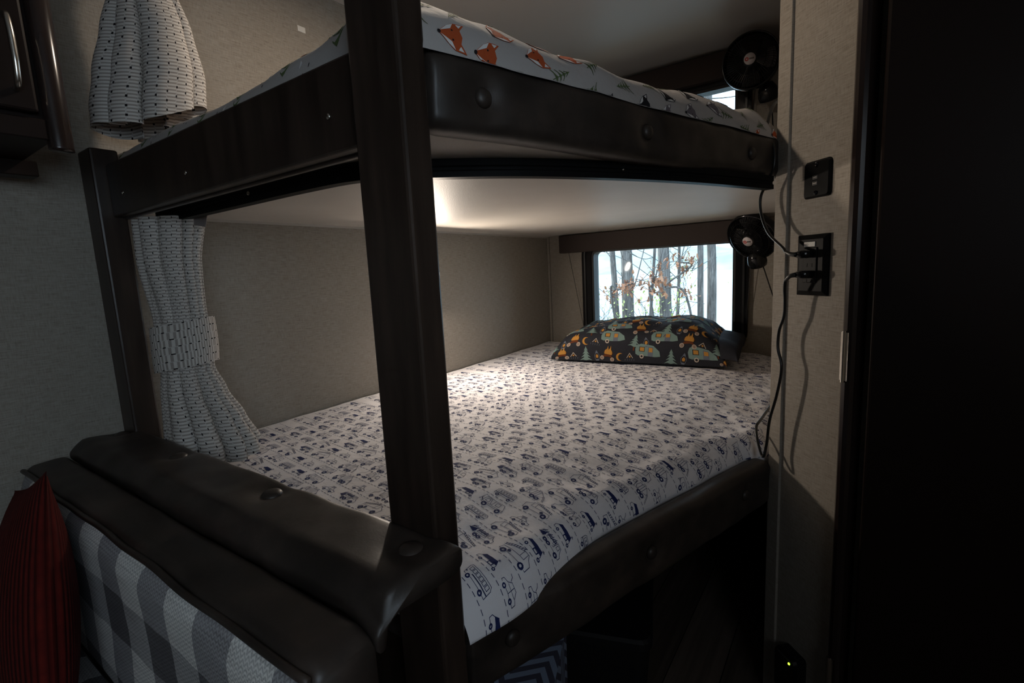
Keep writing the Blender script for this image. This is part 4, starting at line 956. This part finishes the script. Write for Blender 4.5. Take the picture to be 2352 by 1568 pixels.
for lab, rx, D, ln_, r0, sd in (('slim leaning bare trunk standing at the water side of the woods', -0.4265, 9.0, -0.065, 0.055, 1), ('stout pale-barked trunk beside the slim leaning one', -0.3945, 8.0, -0.008, 0.092, 2), ('thick dark trunk with a bare side limb', -0.3165, 7.5, -0.035, 0.085, 3), ('slim grey trunk standing pressed against a thicker twin', -0.2455, 8.0, -0.012, 0.045, 4), ('thicker twin trunk next to the open water', -0.2265, 8.3, -0.02, 0.068, 5)):
    x, y = at(rx, D); tree(lab, x, y, ln_, r0, 9.0, sd)
for lab, rx, D, ln_, r0, sd in (('thin young tree stem between the stout and dark trunks', -0.338, 6.0, 0.06, 0.021, 11), ('thin straight reddish sapling behind the dry leaves', -0.2875, 9.5, 0.02, 0.035, 12)):
    x, y = at(rx, D); tree(lab, x, y, ln_, r0, 4.0, sd, 'sapling', 5, 0.6)
OAKL = [(0, 0), (.12, .16), (.02, .22), (.22, .36), (.08, .44), (.24, .62), (.09, .68), (.14, .88), (0, 1)]; OAKL = OAKL + [(-a, b) for a, b in reversed(OAKL[1:-1])]
def oak(label, pts, seed, D):
    rnd = random.Random(seed); (x0, y0) = at(pts[0][0], D)
    t = thing('oak_sapling', label, 'sapling', (x0, y0, -1.0 - 3.4 * sm(0.35, 1.0, (y0 - 2.1) / 13)), 'young oaks with dry leaves')
    base = V(t.location); W = [V((*at(a, D), 1.05 + b * D)) for a, b in pts]; top = W[-1] + V((0.1, 0.1, 0.5))
    obj('stem', *tube(catmull([base, base * 0.5 + W[0] * 0.5 + V((.1, .05, 0)), W[0], *W[1:], top], 5), lambda s_: 0.012 * (1 - 0.8 * s_) + 0.002, 6), M_BARK, t, smooth=True)
    lf = MB()
    for w_ in W:
        for k in range(13):
            c = w_ + V((rnd.gauss(0, 0.045), rnd.gauss(0, 0.04), rnd.gauss(0, 0.04))); s_ = rnd.uniform(0.05, 0.085); M = Matrix.Translation(c) @ Matrix.Rotation(rnd.uniform(0, 6.3), 4, 'Z') @ Matrix.Rotation(rnd.uniform(0, 6.3), 4, 'X')
            pt = [M @ V((a * s_ * 1.3, b * s_, 0.25 * s_ * abs(a) * 2 + 0.1 * s_ * math.sin(b * 3))) for a, b in OAKL]; lf.add(pt, [tuple(range(len(pt)))])
        tw = [tube([w_ + V((0, 0, -0.05)), w_ + V((rnd.uniform(-.2, .2), rnd.uniform(-.1, .1), rnd.uniform(-.1, .15)))], 0.003, 5) for _ in range(3)]
        for v, f in tw: lf.add(v, f, 1)
    lf.build('dry_leaves', None, t, mats=[M_OAK, M_BARK], kind='stuff')
oak('young oak with dry brown leaves in front of the two pale trunks', [(-0.432, -0.058), (-0.415, -0.052), (-0.398, -0.045), (-0.382, -0.038), (-0.375, -0.034)], 21, 4.6)
oak('young oak with a tall clump of dry brown leaves beside the dark trunk', [(-0.346, -0.062), (-0.340, -0.048), (-0.336, -0.028), (-0.330, -0.016)], 22, 4.4)
oak('young oak with sparse dry leaves between dark and twin trunks', [(-0.272, -0.066), (-0.315, -0.048), (-0.262, -0.008), (-0.279, 0.000), (-0.281, 0.010)], 23, 4.8)
def shrub(label, rx, D, z, s_, seed, n=130):
    rnd = random.Random(seed); x, y = at(rx, D); t = thing('shrub', label, 'shrub', (x, y, z - s_), 'green undergrowth')
    lf = MB(); tw = MB()
    for k in range(n):
        c = V((x + rnd.gauss(0, s_ * .5), y + rnd.gauss(0, s_ * .4), z + rnd.gauss(0, s_ * .45))); l = rnd.uniform(0.03, 0.07); M = Matrix.Translation(c) @ Matrix.Rotation(rnd.uniform(0, 6.3), 4, 'Z') @ Matrix.Rotation(rnd.uniform(0, 6.3), 4, 'X')
        lf.add([M @ V(p) for p in ((0, 0, 0), (l * .3, l * .5, l * .1), (0, l, 0), (-l * .3, l * .5, l * .1))], [(0, 1, 2, 3)])
        if k % 6 == 0: tw.add(*tube([V((x + rnd.gauss(0, .08), y, z - s_)), (V((x, y, z - s_)) + c) * .5 + V((rnd.gauss(0, .06), 0, 0)), c], 0.0035, 4))
    lf.build('leaves', M_GREEN, t, kind='stuff'); tw.build('stems', M_BARK, t, kind='stuff')
shrub('yellow-green shrub at the foot of the thin young stem', -0.345, 6.6, 0.42, 0.34, 31); shrub('low pale green shrub beside the thick dark trunk', -0.30, 8.6, 0.35, 0.42, 32)
shrub('sparse green shrub left of the slim leaning trunk', -0.452, 8.4, 0.45, 0.40, 33, 90); shrub('small bright shrub at the foot of slim leaning trunk', -0.415, 7.6, 0.10, 0.20, 34, 60); shrub('tall airy shrub with small leaves behind the sapling', -0.278, 10.5, 0.85, 0.55, 35, 130)
